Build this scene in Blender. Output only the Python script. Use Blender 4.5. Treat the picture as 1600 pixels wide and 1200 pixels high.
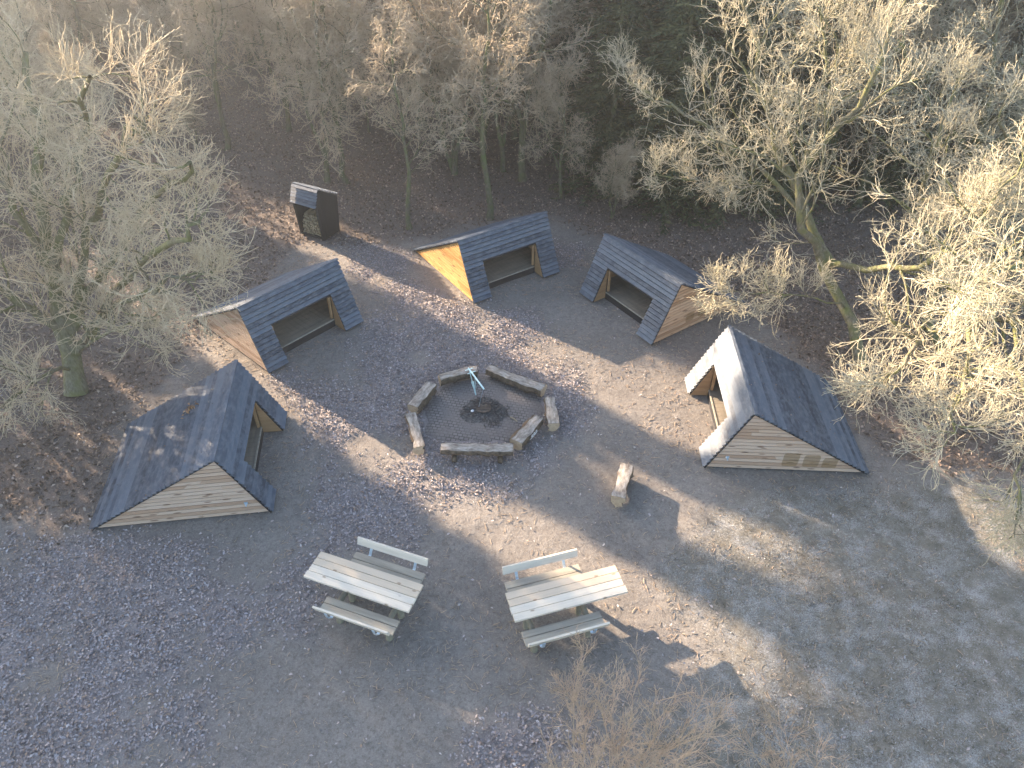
import bpy, math, random
import numpy as np
from mathutils import Vector, Matrix
R = math.radians
for o in list(bpy.data.objects): bpy.data.objects.remove(o)
C = bpy.context.scene.collection
scene = bpy.context.scene

HAZE_D = .0019
# ---------------------------------------------------------------- camera
CAM_F, CAM_P, CAM_R, CAM_H = 1162.43, 0.704387, 0.009113, 11.5534
cam = bpy.data.cameras.new('camera'); camo = bpy.data.objects.new('camera', cam); C.objects.link(camo)
cam.sensor_fit = 'HORIZONTAL'; cam.angle = 2*math.atan(800/CAM_F); cam.clip_end = 2000
camo.matrix_world = Matrix.Translation((0, 0, CAM_H)) @ Matrix.Rotation(math.pi/2-CAM_P, 4, 'X') @ Matrix.Rotation(CAM_R, 4, 'Z')
scene.camera = camo

# ---------------------------------------------------------------- sky and sun
SUN_EL, SUN_AZ = 17.5, 142.5          # azimuth counter-clockwise from +X, direction towards the sun
w = bpy.data.worlds.new('World'); scene.world = w; w.use_nodes = True
nt = w.node_tree; bg = nt.nodes['Background']
sky = nt.nodes.new('ShaderNodeTexSky'); sky.sky_type = 'NISHITA'; sky.sun_disc = False
sky.sun_elevation = R(SUN_EL); sky.sun_rotation = R(90-SUN_AZ); sky.air_density = 1.0; sky.dust_density = 1.5; sky.ozone_density = 1.0
nt.links.new(sky.outputs[0], bg.inputs[0]); bg.inputs[1].default_value = 0.085
sl = bpy.data.lights.new('sun', 'SUN'); sl.energy = 5.0; sl.angle = R(0.5); sl.color = (1.0, 0.78, 0.56)
so = bpy.data.objects.new('sun', sl); C.objects.link(so)
sd = Vector((math.cos(R(SUN_AZ))*math.cos(R(SUN_EL)), math.sin(R(SUN_AZ))*math.cos(R(SUN_EL)), math.sin(R(SUN_EL))))
so.rotation_euler = sd.to_track_quat('Z', 'Y').to_euler(); so.location = (-30, 20, 30)
scene.view_settings.view_transform = 'Standard'; scene.view_settings.look = 'None'
scene.view_settings.exposure = 2.85; scene.view_settings.gamma = 1.0

# light direction on the ground (dv), its normal (nv)
dv = -np.array([math.cos(R(SUN_AZ)), math.sin(R(SUN_AZ))]); nv = np.array([-dv[1], dv[0]]); tanE = math.tan(R(SUN_EL))
# ---------------------------------------------------------------- helpers
def at(px, py, z=0.0):                 # world point seen at a photo pixel (1600 wide) at height z
    a = (px-800)/CAM_F; b = (py-600)/CAM_F; c, s = math.cos(CAM_R), math.sin(CAM_R)
    u = c*a+s*b; v = -s*a+c*b; cp, sp = math.cos(CAM_P), math.sin(CAM_P)
    d = (u, cp-v*sp, -sp-v*cp); t = (z-CAM_H)/d[2]
    return np.array([d[0]*t, d[1]*t, z])

def tag(o, label=None, cat=None, group=None, kind=None):
    if label: o['label'] = label
    if cat: o['category'] = cat
    if group: o['group'] = group
    if kind: o['kind'] = kind
    return o

def empty(name, loc=(0, 0, 0), rz=0, **k):
    o = bpy.data.objects.new(name, None); C.objects.link(o); o.location = loc; o.rotation_euler = (0, 0, rz)
    o.empty_display_size = .2
    return tag(o, **k)

def np_mesh(name, V, F, mat, smooth=False, attr=None):
    V = np.asarray(V, np.float32); F = np.asarray(F, np.int32); k = F.shape[1]
    me = bpy.data.meshes.new(name)
    me.vertices.add(len(V)); me.vertices.foreach_set('co', V.ravel())
    me.loops.add(F.size); me.loops.foreach_set('vertex_index', F.ravel())
    me.polygons.add(len(F)); me.polygons.foreach_set('loop_start', np.arange(0, F.size, k, dtype=np.int32))
    me.polygons.foreach_set('loop_total', np.full(len(F), k, np.int32))
    if smooth: me.polygons.foreach_set('use_smooth', np.ones(len(F), bool))
    me.update(calc_edges=True); me.materials.append(mat)
    return me

def link(name, me, parent=None):
    o = bpy.data.objects.new(name, me); C.objects.link(o)
    if parent: o.parent = parent
    return o

class MB:
    def __init__(s): s.v = []; s.f = []
    def add(s, vs, fs):
        n = len(s.v); s.v += [tuple(map(float, p)) for p in vs]; s.f += [tuple(i+n for i in f) for f in fs]
    def hexa(s, p):      # 8 points: bottom ring 0-3, top ring 4-7
        s.add(p, [(3, 2, 1, 0), (4, 5, 6, 7), (0, 1, 5, 4), (1, 2, 6, 5), (2, 3, 7, 6), (3, 0, 4, 7)])
    def box(s, c, h, rz=0, M=None):
        p = []
        for dz in (-1, 1):
            for dx, dy in ((-1, -1), (1, -1), (1, 1), (-1, 1)):
                x, y = dx*h[0], dy*h[1]; q = Vector((x*math.cos(rz)-y*math.sin(rz)+c[0], x*math.sin(rz)+y*math.cos(rz)+c[1], c[2]+dz*h[2]))
                p.append(M @ q if M else q)
        s.hexa(p)
    def tube(s, pts, rad, k=8, caps=True):
        pts = [Vector(p) for p in pts]; n = len(pts)
        if not hasattr(rad, '__len__'): rad = [rad]*n
        base = len(s.v); ref = None
        for i, p in enumerate(pts):
            t = (pts[min(i+1, n-1)]-pts[max(i-1, 0)]).normalized()
            if ref is None: ref = t.orthogonal().normalized()
            ref = (ref-t*ref.dot(t)).normalized(); b = t.cross(ref)
            for j in range(k):
                a = 2*math.pi*j/k; q = p+(ref*math.cos(a)+b*math.sin(a))*rad[i]; s.v.append(tuple(q))
        for i in range(n-1):
            for j in range(k):
                a = base+i*k+j; b2 = base+i*k+(j+1) % k; s.f.append((a, b2, b2+k, a+k))
        if caps:
            s.f.append(tuple(base+j for j in reversed(range(k)))); s.f.append(tuple(base+(n-1)*k+j for j in range(k)))
    def build(s, name, mat, parent=None, smooth=False):
        me = bpy.data.meshes.new(name); me.from_pydata(s.v, [], s.f); me.materials.append(mat)
        if smooth: me.polygons.foreach_set('use_smooth', [True]*len(me.polygons))
        me.update(); return link(name, me, parent)

# ---------------------------------------------------------------- materials
class NT:
    def __init__(s, name):
        s.m = bpy.data.materials.new(name); s.m.use_nodes = True; s.t = s.m.node_tree; s.p = s.t.nodes['Principled BSDF']
        s.tc = s.t.nodes.new('ShaderNodeTexCoord')
    def n(s, ty, **kw):
        x = s.t.nodes.new(ty)
        for k, v in kw.items():
            if k.startswith('i_'):
                kk = k[2:]; kk = int(kk) if kk.isdigit() else kk
                x.inputs[kk].default_value = v
            else: setattr(x, k, v)
        return x
    def l(s, a, b): s.t.links.new(a, b)
    def noise(s, scale, detail=6, rough=.6, stretch=None, src='Object'):
        x = s.n('ShaderNodeTexNoise'); x.inputs['Scale'].default_value = scale; x.inputs['Detail'].default_value = detail; x.inputs['Roughness'].default_value = rough
        if stretch:
            mp = s.n('ShaderNodeMapping'); mp.inputs['Scale'].default_value = stretch; s.l(s.tc.outputs[src], mp.inputs[0]); s.l(mp.outputs[0], x.inputs[0])
        else: s.l(s.tc.outputs[src], x.inputs[0])
        return x.outputs[0]
    def ramp(s, src, stops):
        r = s.n('ShaderNodeValToRGB'); e = r.color_ramp.elements
        while len(e) < len(stops): e.new(.5)
        for i, (p, c) in enumerate(stops):
            e[i].position = p; e[i].color = (*c, 1) if hasattr(c, '__len__') else (c, c, c, 1)
        s.l(src, r.inputs[0]); return r.outputs[0]
    def mix(s, fac, a, b, mode='MIX'):
        x = s.n('ShaderNodeMixRGB', blend_type=mode)
        for sock, v in ((x.inputs[0], fac), (x.inputs[1], a), (x.inputs[2], b)):
            if hasattr(v, 'node'): s.l(v, sock)
            else: sock.default_value = v if not hasattr(v, '__len__') or len(v) == 4 else (*v, 1)
        return x.outputs[0]
    def math(s, op, a, b=0.0, clamp=False):
        x = s.n('ShaderNodeMath', operation=op, use_clamp=clamp)
        for sock, v in ((x.inputs[0], a), (x.inputs[1], b)):
            if hasattr(v, 'node'): s.l(v, sock)
            else: sock.default_value = v
        return x.outputs[0]
    def island(s): return s.n('ShaderNodeNewGeometry').outputs['Random Per Island']
    def objrand(s): return s.n('ShaderNodeObjectInfo').outputs['Random']
    def done(s, col, rough=.8, bump=None, strength=.4, dist=.02, spec=.3):
        s.l(col, s.p.inputs['Base Color'])
        if hasattr(rough, 'node'): s.l(rough, s.p.inputs['Roughness'])
        else: s.p.inputs['Roughness'].default_value = rough
        s.p.inputs['Specular IOR Level'].default_value = spec
        if bump is not None:
            b = s.n('ShaderNodeBump'); b.inputs['Strength'].default_value = strength; b.inputs['Distance'].default_value = dist
            s.l(bump, b.inputs['Height']); s.l(b.outputs[0], s.p.inputs['Normal'])
        return s.m

def mat_black_boards():
    s = NT('black_stained_boards')
    grain = s.noise(9, 6, .65, (1.2, .6, 1.2)); fine = s.noise(60, 4, .6, (1, .06, 1)); isl = s.island()
    c = s.ramp(isl, [(0, (.024, .033, .048)), (.5, (.055, .072, .100)), (1, (.105, .132, .170))])
    c = s.mix(s.ramp(grain, [(.42, 0), (.62, .6)]), c, (.17, .19, .22))
    c = s.mix(s.math('MULTIPLY', s.ramp(fine, [(.35, 0), (.75, 1)]), .45), c, (.085, .095, .11))
    return s.done(c, s.ramp(grain, [(.3, .52), (.8, .75)]), fine, .35, .006, .35)

def mat_gable(name, base, dark, light, stain=None):
    s = NT(name)
    isl = s.island(); c = s.ramp(isl, [(0, base), (.35, light), (.7, base), (1, dark)])
    g = s.noise(14, 5, .6, (.15, 1, 1.4)); c = s.mix(s.math('MULTIPLY', s.ramp(g, [(.4, 0), (.8, 1)]), .5), c, dark)
    g2 = s.noise(60, 4, .6, (.06, 1, 1.5)); c = s.mix(s.math('MULTIPLY', s.ramp(g2, [(.45, 0), (.7, 1)]), .3), c, dark)
    v = s.n('ShaderNodeTexVoronoi'); mp = s.n('ShaderNodeMapping'); mp.inputs['Scale'].default_value = (2.2, 0.0, 10.0); s.l(s.tc.outputs['Object'], mp.inputs[0]); s.l(mp.outputs[0], v.inputs[0]); v.inputs['Scale'].default_value = 1.0
    knot = s.ramp(v.outputs['Distance'], [(.13, 1), (.21, 0)])
    c = s.mix(s.math('MULTIPLY', knot, .75), c, (.10, .05, .025))
    if stain:
        sp = s.n('ShaderNodeSeparateXYZ'); s.l(s.tc.outputs['Object'], sp.inputs[0]); nz = s.noise(5, 3)
        tot = None
        for (cx, cz, hx, hz) in stain:
            dx = s.math('DIVIDE', s.math('ABSOLUTE', s.math('SUBTRACT', sp.outputs[0], cx)), hx)
            dz = s.math('DIVIDE', s.math('ABSOLUTE', s.math('SUBTRACT', sp.outputs[2], cz)), hz)
            d = s.math('ADD', s.math('POWER', dx, 6.0), s.math('POWER', dz, 6.0)); d = s.math('ADD', d, s.math('MULTIPLY', s.math('SUBTRACT', nz, .5), .9))
            mk = s.ramp(d, [(.75, .645), (1.0, 0)])
            tot = mk if tot is None else s.math('MAXIMUM', tot, mk)
        c = s.mix(tot, c, (.20, .125, .05))
    return s.done(c, .72, g2, .3, .004, .3)

def mat_simple(name, a, b, scale=8, stretch=None, rough=.7, metal=0, bumps=.3, bd=.006, isl=0, c3=None):
    s = NT(name); n1 = s.noise(scale, 6, .62, stretch); c = s.ramp(n1, [(.32, a), (.68, b)])
    if isl:
        r = s.island(); c = s.mix(s.math('MULTIPLY', r, isl), c, c3 or a)
    s.p.inputs['Metallic'].default_value = metal
    return s.done(c, rough, s.noise(scale*5, 4, .6, stretch), bumps, bd)

def mat_bark(name, base, light, moss, mossamt, twigcol=False):
    s = NT(name); n1 = s.noise(3.5, 5, .6); n2 = s.noise(22, 5, .65, (1, 1, .35)); n3 = s.noise(1.3, 3, .5)
    c = s.ramp(n2, [(.3, base), (.7, light)])
    mk = s.math('MULTIPLY', s.ramp(s.math('ADD', s.math('MULTIPLY', n1, .6), s.math('MULTIPLY', n3, .4)), [(.42, 0), (.6, 1)]), mossamt)
    c = s.mix(mk, c, moss)
    return s.done(c, .85, n2, .5, .02, .2)

M = {}
M['black'] = mat_black_boards()
M['gable'] = mat_gable('larch_gable_boards', (.50, .365, .27), (.38, .25, .17), (.57, .44, .345))
M['gable_stained'] = mat_gable('stained_larch_gable_boards', (.50, .365, .27), (.38, .25, .17), (.57, .44, .345), [(-1.74, .34, .17, .20), (-2.17, .32, .17, .18), (-2.56, .28, .16, .15)])
M['gable_spotted'] = mat_gable('spotted_larch_gable_boards', (.46, .32, .21), (.31, .20, .12), (.55, .41, .29), [(-1.75, .42, .16, .16), (-1.3, .38, .15, .14)])
M['gable_sunlit'] = mat_gable('sunlit_larch_gable_boards', (.58, .33, .11), (.44, .22, .07), (.64, .40, .16))  # same larch turned orange: warm sunlight put into the board colour
M['inner'] = mat_simple('inner_wood', (.30, .18, .09), (.42, .27, .14), 5, (.3, 1, 2), .75, isl=.4, c3=(.24, .14, .07))
M['floor'] = mat_simple('shelter_floor_boards', (.16, .14, .11), (.26, .22, .17), 5, (2, .3, 1), .7, isl=.3)
M['tar'] = mat_simple('black_tarred_board', (.012, .012, .014), (.03, .03, .033), 10, (1, .2, 1), .6)
M['darkwood'] = mat_simple('dark_stained_boards', (.010, .010, .011), (.028, .027, .028), 10, (1, 1, .15), .65, isl=.5, c3=(.02, .019, .02))
s_ = NT('pale_pressure_treated_planks'); c_ = s_.ramp(s_.island(), [(0, (.62, .52, .40)), (.22, (.42, .42, .44)), (.45, (.64, .57, .47)), (.62, (.48, .46, .45)), (.8, (.55, .45, .34))]); c_.node.color_ramp.interpolation = 'CONSTANT'
g_ = s_.noise(7, 5, .6, (.25, 5, 1)); c_ = s_.mix(s_.math('MULTIPLY', s_.ramp(g_, [(.4, 0), (.75, 1)]), .4), c_, (.36, .31, .24))
v_ = s_.n('ShaderNodeTexVoronoi'); mp_ = s_.n('ShaderNodeMapping'); mp_.inputs['Scale'].default_value = (3.2, 7.0, 0); s_.l(s_.tc.outputs['Object'], mp_.inputs[0]); s_.l(mp_.outputs[0], v_.inputs[0]); v_.inputs['Scale'].default_value = 1.0
c_ = s_.mix(s_.math('MULTIPLY', s_.ramp(v_.outputs['Distance'], [(.08, 1), (.16, 0)]), .7), c_, (.2, .13, .08)); M['plank'] = s_.done(c_, .65, g_, .3, .004, .3)
M['plank_edge'] = mat_simple('weathered_seat_planks', (.27, .24, .19), (.42, .38, .30), 4, (.35, 4, 1), .7, isl=.4, c3=(.24, .22, .20))
M['post'] = mat_simple('round_treated_post', (.17, .155, .11), (.27, .25, .19), 9, None, .8)
M['steel'] = mat_simple('galvanised_steel', (.45, .55, .645), (.62, .72, .78), 20, None, .4, .6, .1)
M['crane'] = mat_simple('pale_painted_steel', (.48, .66, .68), (.62, .78, .78), 20, None, .45, .2, .1)
M['bark_log'] = mat_simple('rough_log_bark', (.05, .036, .026), (.21, .155, .105), 9, (1, 1, 1), .9, bumps=.9, bd=.03)
M['sawn'] = mat_simple('weathered_sawn_face', (.12, .09, .068), (.42, .385, .34), 9, (.6, 1.6, 1), .7, bumps=.5, bd=.01)
M['cut'] = mat_simple('cut_log_end', (.34, .25, .165), (.48, .37, .25), 14, None, .8)
M['char'] = mat_simple('charred_wood', (.012, .011, .011), (.13, .115, .105), 25, None, .85, bumps=.7)
M['pan'] = mat_simple('burnt_pan_plate', (.07, .055, .045), (.17, .13, .10), 9, None, .8)
M['rust'] = mat_simple('sooty_iron', (.05, .04, .035), (.16, .12, .095), 12, None, .65, .5)
M['ash'] = mat_simple('ash_and_soot', (.02, .02, .021), (.17, .16, .155), 22, None, .95, bumps=.8, bd=.03)
M['paint'] = mat_simple('white_paint_marks', (.75, .75, .74), (.8, .8, .8), 10)
M['paper'] = mat_simple('white_paper', (.75, .75, .785), (.82, .82, .82), 10)
M['firewood'] = mat_simple('split_firewood', (.22, .19, .13), (.42, .37, .26), 9, None, .8, isl=.5, c3=(.3, .22, .12))
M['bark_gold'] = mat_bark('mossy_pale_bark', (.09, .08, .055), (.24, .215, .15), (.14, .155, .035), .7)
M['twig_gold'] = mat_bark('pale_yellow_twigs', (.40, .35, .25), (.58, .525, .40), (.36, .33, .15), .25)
M['bark_left'] = mat_bark('green_grey_bark', (.08, .075, .05), (.24, .22, .16), (.12, .135, .035), .7)
M['twig_left'] = mat_bark('grey_straw_twigs', (.42, .34, .23), (.60, .50, .36), (.36, .32, .15), .12)
M['bark_wood'] = mat_bark('dark_mossy_bark', (.07, .062, .045), (.17, .15, .11), (.09, .12, .035), .8)
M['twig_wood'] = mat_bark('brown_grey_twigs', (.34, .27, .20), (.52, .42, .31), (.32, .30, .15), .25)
M['twig_bush'] = mat_bark('orange_brown_twigs', (.34, .24, .17), (.56, .42, .31), (.25, .24, .12), .3)
def mat_needles():
    s = NT('spruce_needles'); r = s.island(); n1 = s.noise(.9, 3)
    c = s.ramp(r, [(0, (.034, .045, .022)), (.6, (.068, .08, .036)), (1, (.13, .125, .055))])
    c = s.mix(s.ramp(n1, [(.5, 0), (.75, .5)]), c, (.09, .08, .035))
    return s.done(c, .75, None, spec=.25)
M['needles'] = mat_needles()
def mat_leaf(name, stops):
    s = NT(name); return s.done(s.ramp(s.island(), stops), .75, None, spec=.15)
M['leaf_grey'] = mat_leaf('curled_grey_leaves', [(0, (.14, .118, .11)), (.3, (.25, .217, .21)), (.6, (.33, .29, .285)), (.8, (.40, .355, .355)), (.9, (.32, .22, .15)), (1, (.52, .48, .475))])
M['leaf_brown'] = mat_leaf('fallen_brown_leaves', [(0, (.06, .042, .03)), (.45, (.16, .115, .085)), (.8, (.26, .19, .145)), (1, (.40, .32, .26))])
M['leaf_dry'] = mat_leaf('dry_clinging_leaves', [(0, (.20, .10, .05)), (.5, (.32, .18, .09)), (1, (.42, .27, .15))])
M['grass'] = mat_leaf('frosted_grass_blades', [(0, (.07, .062, .04)), (.5, (.17, .15, .105)), (.8, (.27, .26, .23)), (1, (.5, .52, .54))])

# ---------------------------------------------------------------- ground zones
def pix_poly(pts): return np.array([at(x, y)[:2] for x, y in pts])
def inside(poly, X, Y):
    r = np.zeros(X.shape, bool); j = len(poly)-1
    for i in range(len(poly)):
        xi, yi = poly[i]; xj, yj = poly[j]
        c = ((yi > Y) != (yj > Y)) & (X < (xj-xi)*(Y-yi)/((yj-yi) or 1e-9)+xi); r ^= c; j = i
    return r
_rn = np.random.RandomState(5); _ph = _rn.rand(60, 4)
def vnoise(X, Y, f, seed=0):            # cheap smooth value noise, 0..1
    rs = np.random.RandomState(seed); T = rs.rand(256, 256); x = X*f+1000; y = Y*f+1000
    xi = np.floor(x).astype(int); yi = np.floor(y).astype(int); fx = x-xi; fy = y-yi; fx = fx*fx*(3-2*fx); fy = fy*fy*(3-2*fy)
    a = T[xi % 256, yi % 256]; b = T[(xi+1) % 256, yi % 256]; c = T[xi % 256, (yi+1) % 256]; d = T[(xi+1) % 256, (yi+1) % 256]
    return (a*(1-fx)+b*fx)*(1-fy)+(c*(1-fx)+d*fx)*fy
def fbm(X, Y, f, seed=0, o=4): return sum(vnoise(X, Y, f*2**i, seed+i)*.5**i for i in range(o))/sum(.5**i for i in range(o))
LITTER = [pix_poly(p) for p in [
    [(560, 590), (600, 545), (650, 515), (740, 492), (835, 495), (850, 512), (790, 535), (850, 565), (900, 600), (925, 640), (905, 680), (870, 700), (850, 720), (815, 750), (760, 772), (690, 775), (600, 745), (500, 700), (470, 640), (520, 600)],
    [(500, 740), (560, 720), (640, 775), (670, 820), (650, 850), (560, 855), (480, 890), (465, 850), (490, 800)],
    [(430, 880), (470, 880), (500, 930), (485, 990), (450, 1000), (415, 950)],
    [(320, 930), (380, 925), (410, 960), (395, 1010), (320, 1020), (300, 975)],
    [(-400, 830), (150, 835), (300, 850), (360, 890), (330, 930), (290, 990), (280, 1060), (200, 1080), (150, 1200), (-200, 1400)],
    [(180, 1150), (240, 1110), (330, 1085), (330, 1140), (280, 1210), (180, 1215)],
    [(730, 1140), (830, 1110), (900, 1150), (980, 1210), (950, 1290), (700, 1290)],
    [(420, 590), (470, 580), (640, 690), (720, 770), (700, 790), (560, 700)],
    [(590, 500), (640, 470), (760, 480), (850, 490), (850, 525), (760, 560), (680, 570), (600, 590), (560, 560)],
    [(700, 380), (900, 380), (900, 420), (720, 400)],
    [(540, 370), (640, 400), (640, 440), (740, 500), (700, 520), (560, 430)]]]
FOREST_EDGE = pix_poly([(-900, 820), (140, 820), (200, 650), (330, 500), (420, 440), (450, 380), (560, 385), (660, 370), (850, 335), (950, 372), (1150, 460), (1290, 590), (1360, 700), (1500, 740), (1700, 760), (2600, 760)])
FOREST = np.vstack([FOREST_EDGE, [[200, 30], [200, 300], [-200, 300], [-200, 8]]])
GRASS = pix_poly([(1040, 870), (1100, 810), (1180, 770), (1370, 760), (1500, 745), (2200, 745), (2400, 1600), (1000, 1600), (1010, 1200), (1080, 1060), (1140, 990), (1050, 930)])
RING = pix_poly([(660, 640), (676, 615), (700, 596), (750, 584), (800, 590), (845, 612), (853, 645), (835, 668), (805, 692), (690, 692), (664, 680)])
def masks(X, Y):
    lit = np.zeros(X.shape); fo = np.zeros(X.shape); gr = np.zeros(X.shape)
    for k, (amp, f) in enumerate(((.5, .9), (.8, .7), (1.1, 1.1), (.7, 2.1), (1.4, .8), (.9, 3.1))):
        wx = X+amp*(fbm(X, Y, f, 11+k*7)-.5)*2; wy = Y+amp*(fbm(X, Y, f, 131+k*7)-.5)*2; l = np.zeros(X.shape)
        for p in LITTER: l = np.maximum(l, inside(p, wx, wy))
        lit += l/6; fo += inside(FOREST, wx, wy)/6.0; gr += inside(GRASS, wx, wy)/6.0
    lit = lit*np.clip((fbm(X, Y, 1.3, 77)-.22)*3.5, 0, 1); gr = gr*(1-fo*.6)
    return lit, fo, gr
def axis(lo, hi, a, b, step):
    x = list(np.arange(a, b+1e-6, step)); s = step; p = a
    while p > lo: s *= 1.25; p -= s; x.insert(0, p)
    s = step; p = b
    while p < hi: s *= 1.25; p += s; x.append(p)
    return np.array(x)
gx = axis(-260, 260, -14, 14, .1); gy = axis(-60, 420, 3.5, 27, .1)
GX, GY = np.meshgrid(gx, gy); lit, fo, gr = masks(GX, GY)
far = np.clip((np.hypot(GX, GY-12)-12)/25, 0, 1)
def gz(X, Y):
    far = np.clip((np.hypot(X, Y-12)-12)/25, 0, 1)
    return (fbm(X, Y, .25, 3)-.5)*.5*far+(fbm(X, Y, 2.2, 5)-.5)*.045-.01
GZ = gz(GX, GY)+(lit*.02+gr*.02)*vnoise(GX, GY, 5, 8)
n0, n1 = GX.shape; idx = np.arange(n0*n1).reshape(n0, n1)
F = np.stack([idx[:-1, :-1], idx[:-1, 1:], idx[1:, 1:], idx[1:, :-1]], -1).reshape(-1, 4)
def mat_ground():
    s = NT('forest_clearing_soil'); at_ = s.n('ShaderNodeAttribute', attribute_name='zone'); sp = s.n('ShaderNodeSeparateColor'); s.l(at_.outputs['Color'], sp.inputs[0])
    big = s.noise(.7, 6, .6); mid = s.noise(6, 6, .7); fin = s.noise(45, 4, .7); sw = s.noise(2.2, 8, .7)
    earth = s.ramp(big, [(.3, (.16, .145, .132)), (.5, (.205, .185, .165)), (.72, (.245, .223, .20))])
    earth = s.mix(s.math('MULTIPLY', s.ramp(mid, [(.35, 1), (.6, 0)]), .45), earth, (.10, .083, .072))
    earth = s.mix(s.math('MULTIPLY', s.ramp(fin, [(.52, 0), (.7, 1)]), .6), earth, (.34, .31, .28)); grit = s.noise(16, 5, .75); earth = s.mix(s.math('MULTIPLY', s.ramp(grit, [(.38, 1), (.5, 0)]), .5), earth, (.085, .072, .062))
    earth = s.mix(s.math('MULTIPLY', s.ramp(fin, [(.25, 1), (.42, 0)]), .6), earth, (.07, .06, .05))
    litter = s.ramp(fin, [(.3, (.15, .132, .127)), (.5, (.23, .205, .203)), (.7, (.33, .30, .298))])
    c = s.mix(s.math('MULTIPLY', sp.outputs[0], .75), earth, litter)
    forest = s.ramp(fin, [(.3, (.065, .05, .042)), (.52, (.145, .112, .092)), (.7, (.26, .21, .18))])
    c = s.mix(s.math('MULTIPLY', sp.outputs[1], .85), c, forest)
    grass = s.ramp(mid, [(.3, (.10, .088, .07)), (.5, (.15, .138, .112)), (.7, (.20, .19, .16))])
    grass = s.mix(s.math('MULTIPLY', s.ramp(s.math('MULTIPLY', fin, sw), [(.23, 0), (.35, 1)]), .6), grass, (.42, .43, .44))
    c = s.mix(s.math('MULTIPLY', sp.outputs[2], .8), c, grass)
    hb = s.math('ADD', s.math('MULTIPLY', fin, .5), mid)
    return s.done(c, .92, hb, .7, .03, .2)
me = np_mesh('ground', np.stack([GX, GY, GZ], -1).reshape(-1, 3), F, mat_ground(), True)
ca = me.color_attributes.new('zone', 'FLOAT_COLOR', 'POINT')
def blur(a):
    a = a.copy(); a[1:-1, 1:-1] = (a[1:-1, 1:-1]*2+a[:-2, 1:-1]+a[2:, 1:-1]+a[1:-1, :-2]+a[1:-1, 2:])/6; return a
ca.data.foreach_set('color', np.stack([blur(blur(lit)), blur(blur(fo)), blur(blur(gr)), np.ones_like(lit)], -1).astype(np.float32).ravel())
tag(link('ground', me), kind='structure')

# paving of small setts inside the log ring
def mat_setts():
    s = NT('dark_sett_paving'); mp = s.n('ShaderNodeMapping'); mp.inputs['Rotation'].default_value = (0, 0, .2); s.l(s.tc.outputs['Object'], mp.inputs[0])
    b = s.n('ShaderNodeTexBrick'); s.l(mp.outputs[0], b.inputs[0]); b.inputs['Scale'].default_value = 1.0; b.inputs['Brick Width'].default_value = .11; b.inputs['Row Height'].default_value = .085; b.inputs['Mortar Size'].default_value = .014; b.inputs['Mortar Smooth'].default_value = .6
    b.inputs['Color1'].default_value = (.16, .143, .135, 1); b.inputs['Color2'].default_value = (.21, .19, .178, 1); b.inputs['Mortar'].default_value = (.07, .062, .058, 1)
    n1 = s.noise(2.2, 6, .65); n2 = s.noise(30, 4, .7)
    c = s.mix(s.ramp(n1, [(.42, 0), (.6, .9)]), b.outputs[0], s.ramp(n2, [(.3, (.11, .098, .092)), (.7, (.20, .178, .168))]))
    h = s.math('MULTIPLY', b.outputs['Fac'], -1.0); return s.done(c, .85, s.math('ADD', h, n2), .6, .012, .3)
cx, cy = RING.mean(0); mb = MB(); N = len(RING); rings = []
for k in range(7):
    f = 1-k/6.0
    for i in range(N*4):
        a = RING[i//4]; b = RING[(i//4+1) % N]; t = (i % 4)/4; p = a*(1-t)+b*t; rings.append((cx+(p[0]-cx)*f*1.04, cy+(p[1]-cy)*f*1.04))
n4 = N*4
V = [(x, y, .026+.008*math.sin(x*7)*math.sin(y*6)*0) for x, y in rings]
V = [(x, y, -.02 if i < n4 else z) for i, (x, y, z) in enumerate(V)]
F4 = [(k*n4+i, k*n4+(i+1) % n4, (k+1)*n4+(i+1) % n4, (k+1)*n4+i) for k in range(6) for i in range(n4)]
mb.v = V; mb.f = F4; tag(mb.build('paving', mat_setts(), None, True), kind='structure')

def tubes(P, Rr, k):
    """P (B,m,3) centre lines, Rr (B,m) radii -> verts, quads"""
    B, m, _ = P.shape; T = np.empty_like(P); T[:, 1:-1] = P[:, 2:]-P[:, :-2]; T[:, 0] = P[:, 1]-P[:, 0]; T[:, -1] = P[:, -1]-P[:, -2]
    T /= np.linalg.norm(T, axis=2, keepdims=True)+1e-9
    D = P[:, -1]-P[:, 0]; ref = np.cross(D, np.array([.31, .52, .79])); ref /= np.linalg.norm(ref, axis=1, keepdims=True)+1e-9; ref = ref[:, None, :]
    U = ref-T*np.sum(ref*T, 2, keepdims=True); U /= np.linalg.norm(U, axis=2, keepdims=True)+1e-9; W = np.cross(T, U)
    a = np.arange(k)*2*np.pi/k
    V = P[:, :, None, :]+(U[:, :, None, :]*np.cos(a)[None, None, :, None]+W[:, :, None, :]*np.sin(a)[None, None, :, None])*Rr[:, :, None, None]
    idx = np.arange(B*m*k).reshape(B, m, k); i2 = np.roll(idx, -1, 2)
    F = np.stack([idx[:, :-1], i2[:, :-1], i2[:, 1:], idx[:, 1:]], -1).reshape(-1, 4)
    return V.reshape(-1, 3), F
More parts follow.
